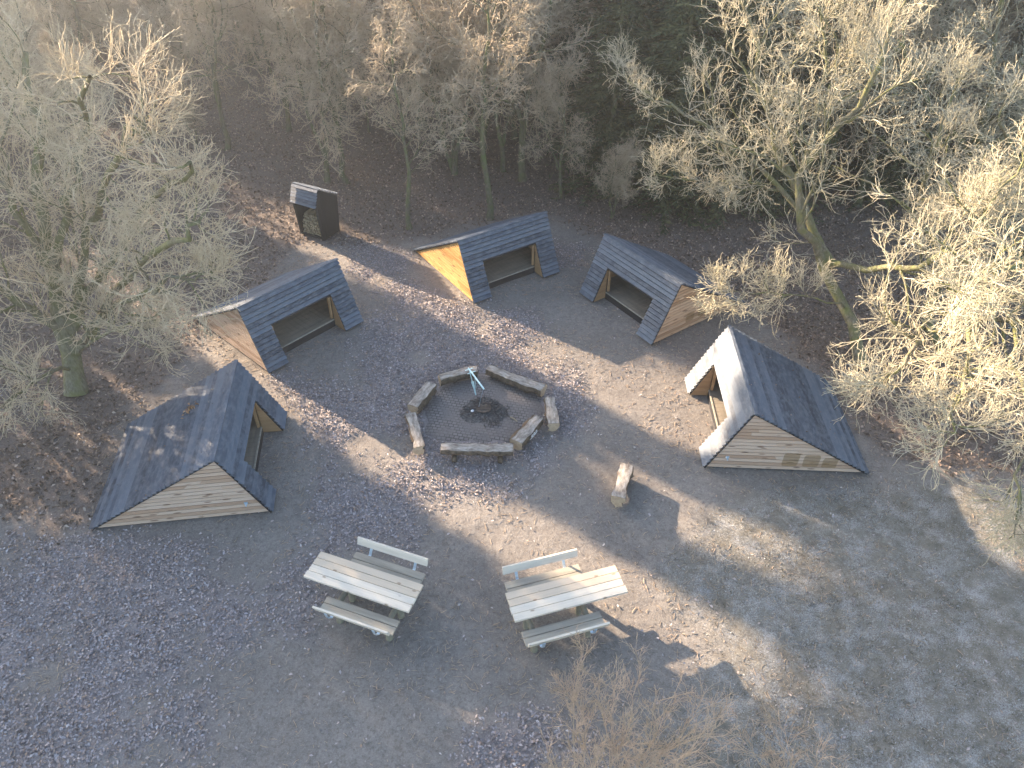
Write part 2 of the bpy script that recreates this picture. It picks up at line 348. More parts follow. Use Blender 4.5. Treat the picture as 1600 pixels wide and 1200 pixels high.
# ---------------------------------------------------------------- scattered leaves and grass
def scatter_cards(name, X, Y, Z, size, tilt, mat, rs, asp=.55, fold=.35):
    n = len(X); yaw = rs.rand(n)*2*np.pi; th = (rs.randn(n)*tilt); ph = rs.randn(n)*tilt; s = size
    c, sn = np.cos(yaw), np.sin(yaw)
    u = np.stack([c*np.cos(th), sn*np.cos(th), np.sin(th)], -1); v = np.stack([-sn*np.cos(ph), c*np.cos(ph), np.sin(ph)], -1)
    P = np.stack([X, Y, Z], -1); s = s[:, None]; up = np.array([0, 0, 1.0])*fold
    a = P-u*s; b = P+v*s*asp+up*s; c2 = P+u*s; d = P-v*s*asp+up*s
    V = np.stack([a, b, c2, d], 1).reshape(-1, 3); i = np.arange(n)[:, None]*4
    F = np.concatenate([np.hstack([i, i+1, i+2]), np.hstack([i, i+2, i+3])], 0)
    return link(name, np_mesh(name, V, F, mat))
def litter_pts(rs, n, x0, x1, y0, y1, fn):
    X = rs.uniform(x0, x1, n); Y = rs.uniform(y0, y1, n); keep = fn(X, Y) > rs.rand(n); return X[keep], Y[keep]
rs = np.random.RandomState(42)
SHELTERS = [(-4.7445, 9.5559, .1411, 1), (-5.9025, 13.8624, -.7219, 1), (-1.073, 16.945, -.9659, 1), (3.5693, 15.1375, -2.5299, -1), (4.0908, 10.8741, 3.1023, -1)]
def in_shelter(X, Y):
    r = np.zeros(X.shape, bool)
    for x, y, th, sg in SHELTERS:
        dx, dy = X-x, Y-y; lx = np.cos(th)*dx+np.sin(th)*dy; ly = (-np.sin(th)*dx+np.cos(th)*dy)*sg
        r |= (lx < -.35) & (lx > -3.4) & (ly > .02) & (ly < 2.91)
    return r
fn = lambda X, Y: (masks(X, Y)[0]*.9+.012)*(~inside(RING, X, Y)+.012)*(~in_shelter(X, Y))
X, Y = litter_pts(rs, 330000, -13, 8, 4, 21, fn)
tag(scatter_cards('leaf_litter', X, Y, gz(X, Y)+.012+rs.rand(len(X))*.02, rs.uniform(.016, .040, len(X)), .38, M['leaf_grey'], rs), 'grey curled leaves lying in patches on the bare soil of the clearing', 'leaves', kind='stuff')
fn = lambda X, Y: masks(X, Y)[1]*np.clip(1.1-(Y-15)/40, .3, 1)*(~in_shelter(X, Y))*np.clip(.35+1.1*(fbm(X, Y, .8, 91)), 0, 1)
X, Y = litter_pts(rs, 420000, -30, 28, 5, 44, fn)
tag(scatter_cards('fallen_leaves', X, Y, gz(X, Y)+.012+rs.rand(len(X))*.02, rs.uniform(.025, .06, len(X)), .5, M['leaf_brown'], rs), 'brown fallen leaves covering the floor under the bare trees', 'leaves', kind='stuff')
def twiglets(name, X, Y, L, mat, rs):
    n = len(X); yaw = rs.rand(n)*2*np.pi; P = np.zeros((n, 3, 3)); d = np.stack([np.cos(yaw)*L/2, np.sin(yaw)*L/2], -1); z = gz(X, Y)+.008
    P[:, 0, :2] = np.stack([X, Y], -1)-d; P[:, 2, :2] = np.stack([X, Y], -1)+d; P[:, 1, :2] = np.stack([X, Y], -1)+rs.randn(n, 2)*.012; P[:, :, 2] = z[:, None]+rs.rand(n, 3)*.008
    return link(name, np_mesh(name, *tubes(P, np.full((n, 3), .0035)*rs.uniform(.6, 1.5, (n, 1)), 3), mat))
def blades(name, X, Y, h, mat, rs):
    n = len(X); yaw = rs.rand(n)*2*np.pi; w = .004+rs.rand(n)*.005; lean = rs.randn(n, 2)*.6
    P = np.stack([X, Y, gz(X, Y)], -1); d = np.stack([np.cos(yaw)*w, np.sin(yaw)*w, np.zeros(n)], -1)
    top = P+np.stack([lean[:, 0]*h, lean[:, 1]*h, h], -1); V = np.stack([P-d, P+d, top], 1).reshape(-1, 3)
    return link(name, np_mesh(name, V, np.arange(3*n).reshape(n, 3), mat))
fn = lambda X, Y: masks(X, Y)[2]*np.clip((fbm(X, Y, .9, 55)-.32)*4, .1, 1)
X, Y = litter_pts(rs, 150000, .8, 14, 3.5, 12, fn)
tag(blades('frosted_grass', X, Y, rs.uniform(.015, .05, len(X)), M['grass'], rs), 'short frosted grass and moss on the right side of the clearing', 'grass', kind='stuff')

fn = lambda X, Y: (.25+.75*(fbm(X, Y, .6, 99) > .5))*(~in_shelter(X, Y))*(~inside(RING, X, Y))
X, Y = litter_pts(rs, 26000, -11, 13, 4, 20, fn)
tag(twiglets('twig_litter', X, Y, rs.uniform(.03, .14, len(X)), M['twig_bush'], rs), 'small broken twigs strewn over the trodden soil', 'twigs', kind='stuff')
# ---------------------------------------------------------------- shelters
SW, SA, SH, SD, SW1, ST1 = 2.9306, .7223, 1.5989, 3.4125, .5748, .5774
def clinker(mb, p_top, p_bot, n, yranges, rng, th=.020, lift=.042, gap=.02):
    """lapped boards from p_top to p_bot (x,z in the section), running along y; yranges(i) gives the spans of board i"""
    tx, tz = p_top; bx, bz = p_bot; L = math.hypot(bx-tx, bz-tz); dx, dz = (bx-tx)/L, (bz-tz)/L
    nx, nz = (-dz, dx) if (dx > 0) == (-dz > 0) or dx == 0 else (-dz, dx)
    if nz < 0: nx, nz = -nx, -nz
    for i in range(n):
        s0 = L*i/n; s1 = L*(i+1)/n-gap; j = rng.uniform(-.003, .003)
        for (y0, y1) in yranges((i+.5)/n):
            y0 += rng.uniform(-.004, .004); y1 += rng.uniform(-.004, .004)
            def P(s, o, y): return (tx+dx*s+nx*o, y, tz+dz*s+nz*o)
            mb.hexa([P(s0, .002+j, y0), P(s1, lift+j, y0), P(s1, lift+j, y1), P(s0, .002+j, y1),
                     P(s0, .002+th+j, y0), P(s1, lift+th+j, y0), P(s1, lift+th+j, y1), P(s0, .002+th+j, y1)])
def gable_boards(mb, y, sy, rng, n=16, thick=.02, clipx=None):
    """horizontal boards filling the triangle of the end wall"""
    for i in range(n):
        z0 = .05+(SH-.09)*i/n; z1 = .05+(SH-.09)*(i+1)/n-.014
        def xr(z): return (-SA*z/SH-.03, -SD+(SD-SA)*z/SH+.05)
        a0, b0 = xr(z0); a1, b1 = xr(z1)
        if a0-b0 < .05: continue
        if a1 < b1: a1 = b1 = (a1+b1)/2
        cuts = sorted([rng.uniform(.2, .8) for _ in range(rng.choice([0, 1, 1, 2]))]) if a0-b0 > 1 else []
        ts = [0]+cuts+[1]
        for t0, t1 in zip(ts[:-1], ts[1:]):
            g = .002; jo = rng.uniform(0, .003)
            q = lambda a, b, t: a+(b-a)*t
            xs = (q(a0, b0, t0)-g, q(a0, b0, t1)+g, q(a1, b1, t1)+g, q(a1, b1, t0)-g)
            yo, yi = y+sy*(jo+thick), y
            mb.hexa([(xs[0], yi, z0), (xs[1], yi, z0), (xs[2], yi, z1), (xs[3], yi, z1), (xs[0], yo, z0), (xs[1], yo, z0), (xs[2], yo, z1), (xs[3], yo, z1)])
def make_shelter(seed, gmat, label, x, y, th, sg, hook=False):
    rng = random.Random(seed)
    cxm = x-math.sin(th)*sg*SW/2; cym = y+math.cos(th)*sg*SW/2
    root = empty('wooden_shelter', (cxm, cym, 0), th, label=label, cat='shelter', group='five ridged wooden shelters round the clearing')
    H = SW/2
    mb = MB(); clinker(mb, (-SA, SH), (0, .03), 15, lambda t: [(-H, H)] if t < 1-ST1 else [(-H, -H+SW1), (H-SW1, H)], rng); mb.build('front_panel', M['black'], root)
    for nm, xb_, yr in (('rear_gap_shade', -SD, [(-H, H, 0, 1)]), ('front_gap_shade', 0, [(-H+.01, H-.01, 0, 1-ST1), (-H+.01, -H+SW1-.01, 1-ST1, 1), (H-SW1+.01, H-.01, 1-ST1, 1)])):  # black sheets added under the boards to draw shade lines in the gaps
        mb = MB(); sgx = 1 if xb_ == 0 else -1
        for (ya, yb_, ta, tb) in yr:
            A_ = (-SA+(xb_+SA)*ta, SH*(1-ta)+.001); B_ = (-SA+(xb_+SA)*tb, SH*(1-tb)+.005); ox = -.016*sgx
            mb.hexa([(A_[0]+ox, ya, A_[1]-.012), (B_[0]+ox, ya, B_[1]+.004), (B_[0]+ox, yb_, B_[1]+.004), (A_[0]+ox, yb_, A_[1]-.012), (A_[0], ya, A_[1]), (B_[0], ya, B_[1]+.012), (B_[0], yb_, B_[1]+.012), (A_[0], yb_, A_[1])])
        mb.build(nm, M['tar'], root)
    mb = MB(); clinker(mb, (-SA, SH), (-SD, .03), 27, lambda t: [(-H-.03, H+.03)], rng, gap=.03); mb.build('rear_roof', M['black'], root)
    mb = MB(); mb.hexa([(-SA-.045, -H-.03, SH+.01), (-SA+.03, -H-.03, SH+.02), (-SA+.03, H+.03, SH+.02), (-SA-.045, H+.03, SH+.01), (-SA-.045, -H-.03, SH+.045), (-SA+.02, -H-.03, SH+.045), (-SA+.02, H+.03, SH+.045), (-SA-.045, H+.03, SH+.045)]); mb.build('ridge_board', M['black'], root)
    for sy in (-1, 1):
        mb = MB(); gable_boards(mb, sy*(H-.05), sy, rng); gb = mb.build('gable_wall', gmat, root)
        mb = MB(); ya = sy*(H-.075); yb2 = sy*(H-.055); tri = [(-.09, .05), (-SD+.14, .05), (-SA-.005, SH-.06)]
        mb.add([(p, ya, q) for p, q in tri]+[(p, yb2, q) for p, q in tri], [(0, 1, 2), (5, 4, 3), (0, 3, 4, 1), (1, 4, 5, 2), (2, 5, 3, 0)]); mb.build('gable_light_stop', M['inner'], root)  # sheet added to stop sun leaking through the gable board gaps
        if hook and sy == -sg:
            hb = MB(); hx = -.42; yy = sy*(H-.02)
            hb.box((hx, yy+sy*.006, .36), (.035, .006, .03)); hb.box((hx, yy+sy*.03, .33), (.012, .03, .008)); hb.build('wall_bracket', M['steel'], gb)
        # brown cheek at the side of the opening and the inner wall behind the wing
        yc = sy*(H-SW1); mb = MB(); xb = -SA*ST1; zt = SH*ST1
        n = 8
        for i in range(n):
            z0 = .03+(zt-.05)*i/n; z1 = .03+(zt-.05)*(i+1)/n-.004
            a0 = -SA*z0/SH-.012; a1 = -SA*z1/SH-.012
            if a1 <= xb+.01: a1 = xb+.01
            mb.hexa([(a0, yc, z0), (xb, yc, z0), (xb, yc, z1), (a1, yc, z1), (a0, yc+sy*.024, z0), (xb, yc+sy*.024, z0), (xb, yc+sy*.024, z1), (a1, yc+sy*.024, z1)])
        mb.build('opening_cheek', M['inner'], root)
        mb = MB(); mb.hexa([(xb-.03, yc+sy*.03, .0), (xb-.002, yc+sy*.03, .0), (xb-.002, sy*(H-.055), .0), (xb-.03, sy*(H-.055), .0), (xb-.03, yc+sy*.03, zt-.03), (xb-.002, yc+sy*.03, zt-.03), (xb-.002, sy*(H-.055), zt-.03), (xb-.03, sy*(H-.055), zt-.03)]); mb.build('inner_wall', M['inner'], root)
        mb = MB(); mb.box((xb-.06, yc-sy*.035, zt/2+.1), (.028, .028, zt/2-.14)); mb.build('door_post', M['inner'], root)
    # lining under the roof, floor, dark floor front with pale edge
    mb = MB(); o = .035
    for i in range(18):
        t0 = i/18; t1 = (i+1)/18-.004; y0, y1 = -H+.05, H-.05
        a = (-SA-(SD-SA)*t0, SH*(1-t0)-o); b = (-SA-(SD-SA)*t1, SH*(1-t1)-o)
        if b[1] < .02: continue
        mb.hexa([(a[0], y0, a[1]-.02), (b[0], y0, b[1]-.02), (b[0], y1, b[1]-.02), (a[0], y1, a[1]-.02), (a[0], y0, a[1]), (b[0], y0, b[1]), (b[0], y1, b[1]), (a[0], y1, a[1])])
    mb.build('roof_lining', M['inner'], root)
    xb = -SA*ST1-.035; mb = MB(); nb = 20
    for i in range(nb):
        y0 = -H+.06+(SW-.12)*i/nb; y1 = y0+(SW-.12)/nb-.004
        mb.hexa([(-2.95, y0, .17), (xb, y0, .17), (xb, y1, .17), (-2.95, y1, .17), (-2.95, y0, .195), (xb, y0, .195), (xb, y1, .195), (-2.95, y1, .195)])
    mb.build('floor', M['floor'], root)
    mb = MB(); mb.box((xb+.018, 0, .085), (.012, H-SW1-.004, .095)); mb.build('floor_front', M['tar'], root)
    mb = MB(); mb.box((xb+.02, 0, .196), (.016, H-SW1-.006, .012)); mb.build('floor_edge', M['plank_edge'], root)
    return root
LAB = ['low shelter at the left edge with sun-dappled grey rear roof facing the big mossy tree',
       'dark shelter behind the leftmost one, brown gable in shade under overhanging twigs',
       'centre rear shelter with glowing orange sunlit gable on its left',
       'shelter at right rear lying under a long mossy branch, front panel half sunlit',
       'rightmost shelter with pale sunlit front and three dark stains on its gable']
for i, (x, y, th, sg) in enumerate(SHELTERS):
    make_shelter(100+i, [M['gable'], M['gable'], M['gable_sunlit'], M['gable_spotted'], M['gable_stained']][i], LAB[i], x, y, th, sg, hook=i in (0, 4))

# ---------------------------------------------------------------- firewood shed
def make_shed():
    th = math.atan2(-.8854, -.4648); root = empty('firewood_shed', (-6.23, 20.53, 0), th, label='small black firewood shed with slanting roof, open front stacked with split logs', cat='shed')
    H = .45; rng = random.Random(8)
    prof = [(0, .02), (.10, 1.18), (-.06, 1.66), (-.86, 1.18), (-.74, .02)]
    for sy in (-1, 1):      # side walls of upright boards
        mb = MB(); n = 8; x0, x1 = -.86, .10
        def zt(x):
            if x > -.06: return 1.66+(x+.06)*(1.18-1.66)/.16
            return 1.66+(x+.06)*(1.66-1.18)/.80
        def zb(x):
            if x > 0: return .02+x/.10*1.16
            if x < -.74: return .02+(-.74-x)/.12*1.16
            return .02
        cuts = [-.86, -.80, -.74, -.64, -.54, -.44, -.34, -.24, -.15, -.06, 0, .05, .10]
        for a, b in zip(cuts[:-1], cuts[1:]):
            j = rng.uniform(0, .006); b2 = b-.003; yo = sy*(H+.02+j); yi = sy*H
            mb.hexa([(a, yi, zb(a)), (b2, yi, zb(b2)), (b2, yo, zb(b2)), (a, yo, zb(a)), (a, yi, zt(a)-.001), (b2, yi, zt(b2)-.001), (b2, yo, zt(b2)-.001), (a, yo, zt(a)-.001)])
        mb.build('side_wall', M['darkwood'], root)
        mb = MB(); mb.hexa([(-.03, sy*(H-.05), .02), (.03, sy*(H-.05), .02), (.03, sy*(H-.002), .02), (-.03, sy*(H-.002), .02), (.05, sy*(H-.05), 1.2), (.11, sy*(H-.05), 1.2), (.11, sy*(H-.002), 1.2), (.05, sy*(H-.002), 1.2)]); mb.build('front_post', M['darkwood'], root)
    mb = MB(); clinker(mb, (-.06, 1.66), (.14, 1.14), 6, lambda t: [(-H-.04, H+.04)], rng); mb.build('front_panel', M['black'], root)
    mb = MB(); clinker(mb, (-.06, 1.67), (-.92, 1.16), 8, lambda t: [(-H-.04, H+.04)], rng); mb.build('roof', M['black'], root)
    mb = MB(); mb.hexa([(-.76, -H+.002, .02), (-.73, -H+.002, .02), (-.73, H-.002, .02), (-.76, H-.002, .02), (-.86, -H+.002, 1.16), (-.83, -H+.002, 1.16), (-.83, H-.002, 1.16), (-.86, H-.002, 1.16)]); mb.build('rear_wall', M['darkwood'], root)
    mb = MB(); mb.box((-.02, 0, .06), (.02, H-.055, .035)); mb.build('threshold', M['darkwood'], root)
    # the firewood: every log in the stack, ends facing the opening, loose ones on top
    k = 0
    P0 = np.array([-6.23, 20.53])
    def wpt(lx, ly, z): return (P0[0]+math.cos(th)*lx-math.sin(th)*ly, P0[1]+math.sin(th)*lx+math.cos(th)*ly, z)
    for row in range(8):
        ncol = 9 if row < 6 else 6
        for c in range(ncol):
            r = rng.uniform(.040, .050); ly = -.36+c*.088+(.04 if row % 2 else 0)+rng.uniform(-.006, .006)
            if ly > .38: continue
            z = .10+row*.078; ln = rng.uniform(.36, .44); ang = rng.uniform(-.08, .08) if row < 6 else rng.uniform(-.9, .9); tilt = 0 if row < 6 else rng.uniform(-.2, .2)
            fx = -.06+rng.uniform(-.05, .03)-(.04*max(0, row-4)); sides = rng.choice([3, 4, 5])
            mbl = MB(); ph = rng.uniform(0, 6)
            ring = [(r*math.cos(ph+2*math.pi*i/sides)*rng.uniform(.85, 1.1), r*math.sin(ph+2*math.pi*i/sides)*rng.uniform(.85, 1.1)) for i in range(sides)]
            a = [(0, u, v) for u, v in ring]; b = [(-ln, u, v) for u, v in ring]
            mbl.add(a+b, [tuple(reversed(range(sides))), tuple(range(sides, 2*sides))]+[(i, (i+1) % sides, sides+(i+1) % sides, sides+i) for i in range(sides)])
            o = mbl.build('firewood_log', M['firewood']); o.location = wpt(fx, ly, z); o.rotation_euler = (0, tilt, th+ang)
            tag(o, 'split log in the neat lower rows inside the black shed' if row < 6 else 'loose split log lying askew on top of the stack in the black shed', 'firewood', 'firewood logs stacked in the shed')
make_shed()

# ---------------------------------------------------------------- picnic tables
def plank(mb, x0, x1, y0, y1, z0, z1, j=0):
    mb.hexa([(x0, y0, z0), (x1, y0, z0), (x1, y1, z0), (x0, y1, z0), (x0+.003, y0+.003, z1), (x1-.003, y0+.003, z1), (x1-.003, y1-.003, z1), (x0+.003, y1-.003, z1)])
def make_table(x, y, th, off, label, seed):
    rng = random.Random(seed); root = empty('picnic_table', (x, y, 0), th, label=label, cat='picnic table', group='two plank picnic tables with backed benches')
    mb = MB(); W2 = .5675/2
    for i in range(4):
        y0 = -W2+i*.1419; e = rng.uniform(-.006, .006); plank(mb, -1+e, 1+e, y0, y0+.137, .712, .75+rng.uniform(-.0015, .0015))
    mb.build('table_top', M['plank'], root)
    mb = MB()
    for xx in (-.62, .0, .645): mb.box((xx+off*.3, 0, .69), (.035, .24, .021))
    mb.build('top_batten', M['plank_edge'], root)
    for xx in (off-.48, off+.48):
        mb = MB(); mb.tube([(xx, -.60, .435), (xx, .60, .435)], .05, 12); mb.build('cross_beam', M['post'], root, True)
        mb = MB(); mb.tube([(xx, -.44, 0.0), (xx, -.44, .385)], .065, 14); mb.build('leg', M['post'], root)
        mb = MB(); mb.tube([(xx, .44, 0.0), (xx, .44, .385)], .065, 14); mb.build('leg', M['post'], root)
        mb = MB(); mb.tube([(xx, 0, .02), (xx, 0, .668)], .06, 14); mb.build('leg', M['post'], root)
    for sy in (-1, 1):
        mb = MB()
        for a, b in ((.36, .485), (.492, .635)):
            e = rng.uniform(-.004, .004); y0, y1 = (a, b) if sy > 0 else (-b, -a); plank(mb, off-.69+e, off+.69+e, y0, y1, .487, .52)
        mb.build('seat', M['plank_edge'], root)
        mb = MB(); ya = .70; yb = .745        # leaning board
        mb.hexa([(off-.69, sy*ya, .65), (off+.69, sy*ya, .65), (off+.69, sy*(ya+.035), .645), (off-.69, sy*(ya+.035), .645), (off-.69, sy*yb, .79), (off+.69, sy*yb, .79), (off+.69, sy*(yb+.035), .785), (off-.69, sy*(yb+.035), .785)])
        br = mb.build('backrest', M['plank'], root)
        for xx in (off-.44, off+.44):
            mb = MB()
            for (p, q) in (((.54, .477), (.68, .477)), ((.68, .477), (.757, .58)), ((.757, .58), (.789, .745))):
                d = (q[0]-p[0], q[1]-p[1]); L = math.hypot(*d); n = (-d[1]/L*.005, d[0]/L*.005)
                pts = [(p[0]-n[0], p[1]-n[1]), (q[0]-n[0], q[1]-n[1]), (q[0]+n[0], q[1]+n[1]), (p[0]+n[0], p[1]+n[1])]
                mb.hexa([(xx-.025, sy*a, b) for a, b in pts]+[(xx+.025, sy*a, b) for a, b in pts])
            mb.build('bracket', M['steel'], root)
    return root
make_table(-2.5107, 7.4969, -.3463, .17, 'left picnic table standing fully in shade, table top striped grey-blue and cream', 1)
make_table(.9517, 7.2992, .2982, -.22, 'right picnic table with warm sunlight on the far end of its top', 2)

# ---------------------------------------------------------------- log benches
def make_log(pa, pb, wid, label, seed, top=.33, thick=.24, bend=0.0, group='split log benches round the fire', name='log_bench', taper=0.0, feet=False, mark=False):
    rng = random.Random(seed); A = np.array(at(*pa, top)); B = np.array(at(*pb, top)); L = np.linalg.norm(B-A); mid = (A+B)/2; th = math.atan2(B[1]-A[1], B[0]-A[0])
    root = empty(name, (mid[0], mid[1], 0), th, label=label, cat='log bench' if group else 'log', group=group)
    n = max(9, int(L/.07)); K = 11; nb = top-thick; sd = rng.uniform(0, 9)
    body = MB(); rows = []
    rr = np.random.RandomState(seed); wv = np.convolve(rr.randn(n+6), np.ones(3)/3, 'same')[3:-3]; wv2 = np.convolve(rr.randn(n+6), np.ones(3)/3, 'same')[3:-3]; tz = np.convolve(rr.randn(n+6), np.ones(3)/3, 'same')[3:-3]
    bl = rr.randn(K)*.022
    topL = []
    for i in range(n+1):
        ii = min(i, n-1); t = i/n; x = -L/2+L*t; yc = bend*math.sin(math.pi*t)+wv2[ii]*.008; h = (wid/2)*(1.08+wv[ii]*.14-taper*(t-.5)); zt = top+tz[ii]*.018
        ring = []
        for j in range(K):
            a = math.pi*j/(K-1); r = 1.18 if 0 < j < K-1 else 1.0
            yy = yc+h*math.cos(a)*r*1.05; zz = zt-.012-math.sin(a)*thick*(1+wv[ii]*.05)
            if 0 < j < K-1: yy += bl[j]+rr.randn()*.012; zz += bl[(j*3) % K]*.5+rr.randn()*.009
            ring.append((x+rr.randn()*.004*(i in (0, n)), yy, max(zz, .012)))
        rows.append(ring); topL.append((x, yc, h, zt))
    V = [p for r in rows for p in r]; Fs = [(i*K+j, i*K+j+1, (i+1)*K+j+1, (i+1)*K+j) for i in range(n) for j in range(K-1)]
    body.add(V, Fs); body.build('bark', M['bark_log'], root, True)
    for e, rdx in ((0, 1), (n, -1)):
        mb = MB(); ring = rows[e]; mb.add([(p[0]+.001*-rdx, p[1], p[2]) for p in ring], [tuple(range(K)) if rdx < 0 else tuple(reversed(range(K)))]); mb.build('cut_end', M['cut'], root)
    mb = MB(); q = 5
    for i, (x, yc, h, zt) in enumerate(topL):
        for j in range(q):
            u = -1+2*j/(q-1); z = zt-.004-.014*(abs(u) == 1)+rr.randn()*.0025; mb.v.append((x, yc+h*1.04*u, z))
    for i in range(n):
        for j in range(q-1): mb.f.append((i*q+j, (i+1)*q+j, (i+1)*q+j+1, i*q+j+1))
    mb.build('sawn_top', M['sawn'], root, True)
    if feet:
        for xx in (-L*.32, L*.32):
            mb = MB(); mb.tube([(xx, -wid*.75, .055), (xx, wid*.75, .055)], .055, 10); mb.build('foot', M['bark_log'], root, True)
    if mark:
        mb = MB(); s = rng.uniform(0, 3); pts = []
        for loop in range(3):
            for k in range(12):
                a = k/12*2*math.pi; pts.append((-.12+loop*.09+.045*math.cos(a)+k*.006, mark*(wid/2*1.20+.022), top-.10+.04*math.sin(a)))
        mb.tube(pts, .006, 5); mb.build('paint_scrawl', M['paint'], root)
    return root
make_log((686.6, 589), (744.3, 575), .20, 'log bench left of the crane post on the far side of the ring', 21, bend=.03)
make_log((763, 572), (849.5, 605), .22, 'long wavy log bench on the far right side of the fire ring', 22, bend=-.03, taper=-.15)
make_log((858.5, 620), (865, 661), .22, 'short log with pale round cut end at the right of the ring', 23, taper=-.2)
make_log((842, 650), (807.5, 689), .22, 'log bench with a white scrawl painted on its outer side', 24, mark=1)
make_log((689, 697), (802, 699), .21, 'straight log bench on two feet nearest the picnic tables', 25, top=.34, thick=.20, feet=True)
make_log((640.7, 645), (655, 697), .20, 'narrow log at the left of the ring with rounded near end', 26, taper=.1, bend=.02)
make_log((674, 598), (644, 634), .23, 'broad log bench at upper left of the ring, dark near end', 27)
make_log((979.5, 725), (965.5, 777), .24, 'single rough log seat standing alone between the ring and rightmost shelter', 28, group=None, name='lone_log', taper=-.05, top=.36, thick=.30)

# ---------------------------------------------------------------- fire place
fc = at(756, 643); fx, fy = fc[0], fc[1]
rs = np.random.RandomState(3); mb = MB(); n = 28; pts = [(fx, fy, .075)]
for k, rad in enumerate((.17, .27, .38, .50)):
    for i in range(n):
        a = 2*math.pi*i/n; r = rad*(1+.12*math.sin(3*a+k)+rs.randn()*.05); pts.append((fx+r*math.cos(a)*1.15, fy+r*math.sin(a)*.95, [.07, .055, .042, .02][k]+rs.randn()*.006*(k < 3)))
mb.v = pts; mb.f = [(0, 1+i, 1+(i+1) % n) for i in range(n)]+[(1+k*n+i, 1+(k+1)*n+i, 1+(k+1)*n+(i+1) % n, 1+k*n+(i+1) % n) for k in range(3) for i in range(n)]
tag(mb.build('ash', M['ash'], None, True), 'grey and black ash heaped in the middle of the log ring', 'ash', kind='stuff')
pan = empty('fire_pan', (fx, fy, 0), 0, label='round rusty iron fire pan lying in the ash', cat='fire pan')
mb = MB(); K = 32
for r, z in ((.0, .105), (.10, .107), (.155, .112)):
    for i in range(K): mb.v.append((r*math.cos(2*math.pi*i/K), r*math.sin(2*math.pi*i/K)*.98, z))
for k in range(2):
    for i in range(K): mb.f.append((k*K+i, (k+1)*K+i, (k+1)*K+(i+1) % K, k*K+(i+1) % K))
mb.build('plate', M['pan'], pan, True)
mb = MB(); mb.tube([(.165*math.cos(2*math.pi*i/K), .165*math.sin(2*math.pi*i/K), .118) for i in range(K+1)], .010, 6); mb.build('rim', M['rust'], pan, True)
mb = MB()
for yy in (-.05, .03): mb.box((0, yy, .122), (.13, .006, .005))
mb.build('grate_bar', M['rust'], pan)
rng = random.Random(4)
for i in range(70):
    a = rng.uniform(0, 2*math.pi); r = rng.uniform(.2, .52)*(1.1 if math.sin(a) < .2 else .8); L = rng.uniform(.06, .17); th = a+rng.uniform(-.9, .9)
    mb = MB(); rr_ = rng.uniform(.009, .02); mb.tube([(-L/2, 0, 0), (-L/6, rng.uniform(-.01, .01), .004), (L/4, rng.uniform(-.01, .01), .0), (L/2, 0, .003)], [rr_*.7, rr_, rr_*.9, rr_*.5], 5)
    o = mb.build('charred_stick', M['char']); o.location = (fx+r*math.cos(a)*1.15, fy+r*math.sin(a), .07+.03*(r < .35)); o.rotation_euler = (0, rng.uniform(-.35, .35), th)
    tag(o, 'short charred stick lying in the ash round the fire pan', 'stick', 'charred sticks round the fire pan')
p = at(803, 655, .06); mb = MB(); mb.tube([(-.11, 0, 0), (0, .006, .006), (.11, 0, 0)], [.014, .018, .012], 6); o = mb.build('firewood_stick', M['firewood']); o.location = p; o.rotation_euler = (0, 0, -.75); tag(o, 'pale unburnt stick on the paving right of the ash', 'stick')
p = at(738, 642, .1); rs = np.random.RandomState(9); mb = MB(); K = 7
for k, (r, z) in enumerate(((.012, -.02), (.03, -.005), (.032, .012), (.012, .03))):
    for i in range(K): q = r*(1+rs.randn()*.25); mb.v.append((q*math.cos(6.283*i/K), q*math.sin(6.283*i/K), z+rs.randn()*.005))
for k in range(3):
    for i in range(K): mb.f.append((k*K+i, k*K+(i+1) % K, (k+1)*K+(i+1) % K, (k+1)*K+i))
mb.f.append(tuple(range(3*K, 4*K))); mb.f.append(tuple(reversed(range(K))))
o = mb.build('crumpled_paper', M['paper']); o.location = (p[0], p[1], .10); tag(o, 'small crumpled white paper at the left rim of the fire pan', 'paper')
# fire crane with chain
ft = at(744, 618); cr = empty('fire_crane', ft, 0, label='pale steel fire crane leaning over the ash, arm towards the pan', cat='fire crane')
T = at(733, 577, .85)-ft; E2 = at(756, 608, .80)-ft; FT = at(741, 606, .3)-ft
mb = MB(); mb.tube([(0, 0, -.05), tuple(T*[1, 1, 1])], .014, 4); mb.build('post', M['crane'], cr)
mb = MB(); mb.tube([tuple(T+(T-E2)*.06), tuple(E2)], .021, 4); mb.build('arm', M['crane'], cr)
m_ = T*.62+E2*.38; mb = MB(); mb.tube([tuple(np.array([0, 0, .25])), tuple(m_)], .011, 4); mb.build('brace', M['crane'], cr)
mb = MB(); v0 = np.array([.0, 0, .02]); v1 = np.array(T)*.9; w_ = np.array([.035, .01, 0]); mb.hexa([tuple(v0-w_*.2), tuple(v0+w_*.2), tuple(v0+w_*.2+[0, .006, 0]), tuple(v0-w_*.2+[0, .006, 0]), tuple(v1*.6-w_), tuple(v1*.6+w_), tuple(v1*.6+w_+[0, .006, 0]), tuple(v1*.6-w_+[0, .006, 0])]); mb.build('web_plate', M['crane'], cr)
d = (E2-T)/np.linalg.norm(E2-T); pr = np.array([-d[1], d[0], 0])
for k in (0.0, .12):
    c = T+d*k; mb = MB(); mb.tube([tuple(c-pr*.10), tuple(c+pr*.10)], .009, 6); mb.build('cross_bar', M['crane'], cr)
mb = MB(); c = E2-d*.02; end = at(748, 636, .13)-ft
for i in range(12):
    a = c*(1-i/12)+end*(i/12); b = c*(1-(i+.8)/12)+end*((i+.8)/12); o_ = np.array([.006*(i % 2), .006*((i+1) % 2), 0]); mb.tube([tuple(a-o_), tuple(b-o_)], .0028, 4); mb.tube([tuple(a+o_), tuple(b+o_)], .0028, 4)
mb.build('chain', M['steel'], cr)

